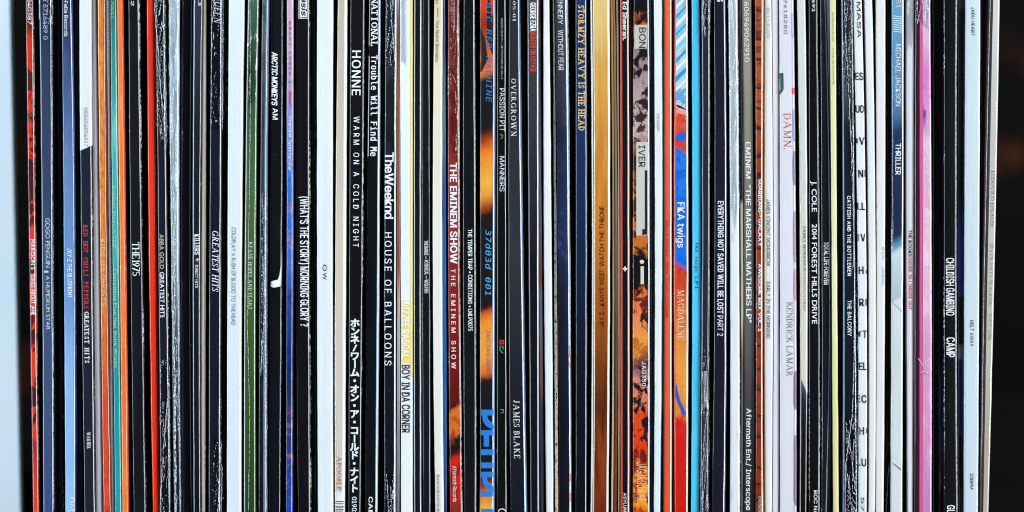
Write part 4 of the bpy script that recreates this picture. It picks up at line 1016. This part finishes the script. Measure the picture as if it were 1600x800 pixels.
a = record('steel-blue spine turning to pale grey cloth below mid height, thin white capitals',
    (1393.6, 1393.2, 1392), (1412.6, 1411.6, 1410.4), [(-40, (112, 164, 196)), (60, (100, 152, 188)), (150, (92, 140, 176)), (186, (70, 110, 150)), (210, (36, 52, 90)), (330, (30, 40, 72)), (374, (30, 44, 80)), (386, (90, 140, 176)), (393, (110, 164, 194)), (397, (206, 218, 224)), (470, (178, 194, 202)), (474, (216, 224, 228)), (560, (206, 214, 216)), (700, (214, 222, 224)), (800, (216, 222, 224))],
    slope=10, wear=(.1, 0), strips=[(.9, 1, (232, 236, 240))], grain=.1, text=[T('5 7231', -30, 13, .3, .7, (200, 220, 232)), T('MICHAEL JACKSON', 69, 166, .3, .72, (222, 234, 240)), T('THRILLER', 224, 273, .3, .74, bold=.018)])
for k in range(8): patch(a, [(24 + k * 3.4, .1), (25.4 + k * 3.4, .1), (21.4 + k * 3.4 + 6, .84), (20 + k * 3.4 + 6, .84)], (196, 218, 230), 'emblem')
torn_or_glint_line(a, [(120, .04), (300, .08), (480, .16), (640, .1), (700, -.05)], None, 193, .28, .5)
band(a, [(470, .02), (474, .1), (482, .6), (488, .88)], [(470, .03), (472.6, .1), (480, .6), (485, .88)], (150, 166, 176), 'artwork_patch', n=14)
band(a, [(723, .06), (727, .3), (735, .8)], [(723, .1), (725.6, .4), (732, .85), (735, .86)], (140, 140, 142), 'artwork_patch', n=14)
a = record('white spine with black then red bold capitals below mid height, left of the pink spine', (1414.8, 1415, 1417), (1428.8, 1428.2, 1427.4), (226, 230, 240), grain=.06, wear=(0, .2), strips=[(0, .12, (150, 140, 176))], text=[
    T('THE KOOKS', 359, 401, .36, .72, (26, 26, 30), bold=.02), T('INSIDE IN / INSIDE OUT', 402, 484, .36, .72, (212, 44, 44), bold=.02)])
wrap(a, -40, 60, 0, 1.02, 1.2, .5, .2, [], 201)
a = record('pink spine with purple streaks near its top, only pink one at the right end',
    (1430.4, 1429.4, 1429), (1454.2, 1456.4, 1456.4), [(-40, (226, 214, 232)), (40, (224, 190, 222)), (110, (214, 130, 190)), (180, (226, 150, 206)), (230, (214, 176, 214)), (330, (228, 168, 190)), (400, (236, 186, 212)), (560, (220, 156, 198)), (800, (204, 128, 186))],
    second=[(-40, (230, 226, 240)), (60, (226, 216, 236)), (110, (160, 70, 150)), (180, (110, 70, 170)), (220, (230, 196, 224)), (300, (230, 200, 222)), (400, (240, 206, 224)), (560, (228, 178, 208)), (800, (212, 148, 196))], blob=(24, 24, 10), cut=(.48, .62), grain=.12, wear=(0, 0),
    strips=[(0, .28, (60, 20, 40)), (.28, .48, (206, 96, 148))])
wrap(a, -40, 52, 0, 1.02, 2.4, .9, .24, [[(-40, .2), (20, .1), (52, .5), (20, .9), (-40, .96)]], 211, .3)
def line(S, pl, r=.00012, c=W, part='printed_line'):
    tube(part, [S.point(p, u, .0001) for p, u in pl], r, ink(c), S.root)
line(a, [(413, .76), (420, .62), (420, .88), (413, .76)], .0001, (240, 220, 232), 'emblem')
for pl in ([(560, .2), (572, .5), (585, .62)], [(560, .78), (568, .6), (578, .52)], [(583, .3), (580, .5), (584, .9)]): line(a, pl, .00012, (240, 214, 232), 'emblem')
torn_or_glint_line(a, [(330, .5), (830, .53)], None, 213, .2, .1)
record('black sleeve with teal and blue along its right side, right of the pink spine', (1457, 1457.6, 1457.6), (1473.6, 1473.6, 1474.4), [(-40, (12, 18, 24)), (60, (12, 26, 36)), (300, (10, 13, 22)), (520, (18, 34, 62)), (580, (30, 70, 110)), (700, (38, 60, 110)), (740, (90, 70, 70)), (765, (110, 88, 84)), (785, (40, 30, 30)), (800, (120, 76, 66))], Y=.003, slope=10,
    second=(8, 9, 13), blob=(120, 120, 3), cut=(.4, .6), strips=[(0, .55, (10, 11, 16))], dust=.3)
a = record('black spine with heavy condensed white capitals below mid height, right end of the row',
    (1475, 1475, 1475.6), (1495.6, 1494.6, 1496.4), (16, 16, 20), wear=(.5, .9), dust=.6, br=2.4, text=[T('CHILDISH GAMBINO', 403, 493, .16, .8, bold=.03), T('CAMP', 527, 558, .18, .82, bold=.03), T('GLASSNOTE', 789, 850, .2, .76, bold=.03)])
torn_or_glint_line(a, [(-20, .97), (300, .98), (830, .97)], None, 221, .32, .3)
record('navy sleeve with black bands between the heavy-lettered black spine and the wide icy white spine', (1497.2, 1496, 1497.6), (1508, 1506.6, 1505.4), [(-40, (40, 40, 52)), (14, (40, 40, 52)), (16, (16, 16, 22)), (300, (14, 15, 24)), (360, (26, 34, 84)), (400, (30, 40, 104)), (463, (30, 38, 96)), (464, (14, 14, 20)), (540, (14, 14, 20)), (541, (90, 92, 104)), (562, (80, 82, 94)), (563, (26, 32, 84)), (680, (24, 28, 70)), (683, (14, 14, 20)), (760, (16, 16, 22)), (764, (34, 36, 52)), (800, (40, 42, 58))], Y=.0016)
record('wide icy blue-white spine with three small black words, near the right end', (1509, 1507.4, 1506.4), (1532.4, 1530.8, 1528.8), (206, 220, 230), bulge=.5, grain=.05, wear=(0, 0), strips=[(.95, 1, (226, 234, 240))], text=[
    T('JADU HEART', 11, 56, .36, .58, (40, 42, 50)), T('MELT AWAY', 500, 541, .36, .6, (40, 42, 50)), T('33RPM', 739, 764, .4, .62, (40, 42, 50))])
record('plain black sleeve between the icy blue-white spine and the last spine', (1533.6, 1532, 1529.8), (1541.8, 1536, 1530.9), (12, 11, 12), Y=.004, dust=.3)
a = record('greige spine with grey serif capitals and brown left side, last at the right end',
    (1545.4, 1537, 1531.4), (1562.3, 1555, 1545.4), [(-40, (206, 206, 204)), (200, (196, 194, 190)), (500, (196, 190, 178)), (700, (176, 166, 146)), (800, (186, 174, 150))], grain=.1, wear=(.2, 0), dust=.3, bl=5, strips=[(0, .36, (66, 56, 54)), (.92, 1, (226, 224, 216))], side=(40, 34, 32), text=[
    T('LUDOVICO EINAUDI', 267, 354, .50, .82, (84, 82, 80), font='light'), T('SEVEN DAYS WALKING', 380, 479, .52, .84, (120, 116, 108), font='light'), T('DAY ONE', 491, 532, .52, .84, (120, 116, 108), font='light')])
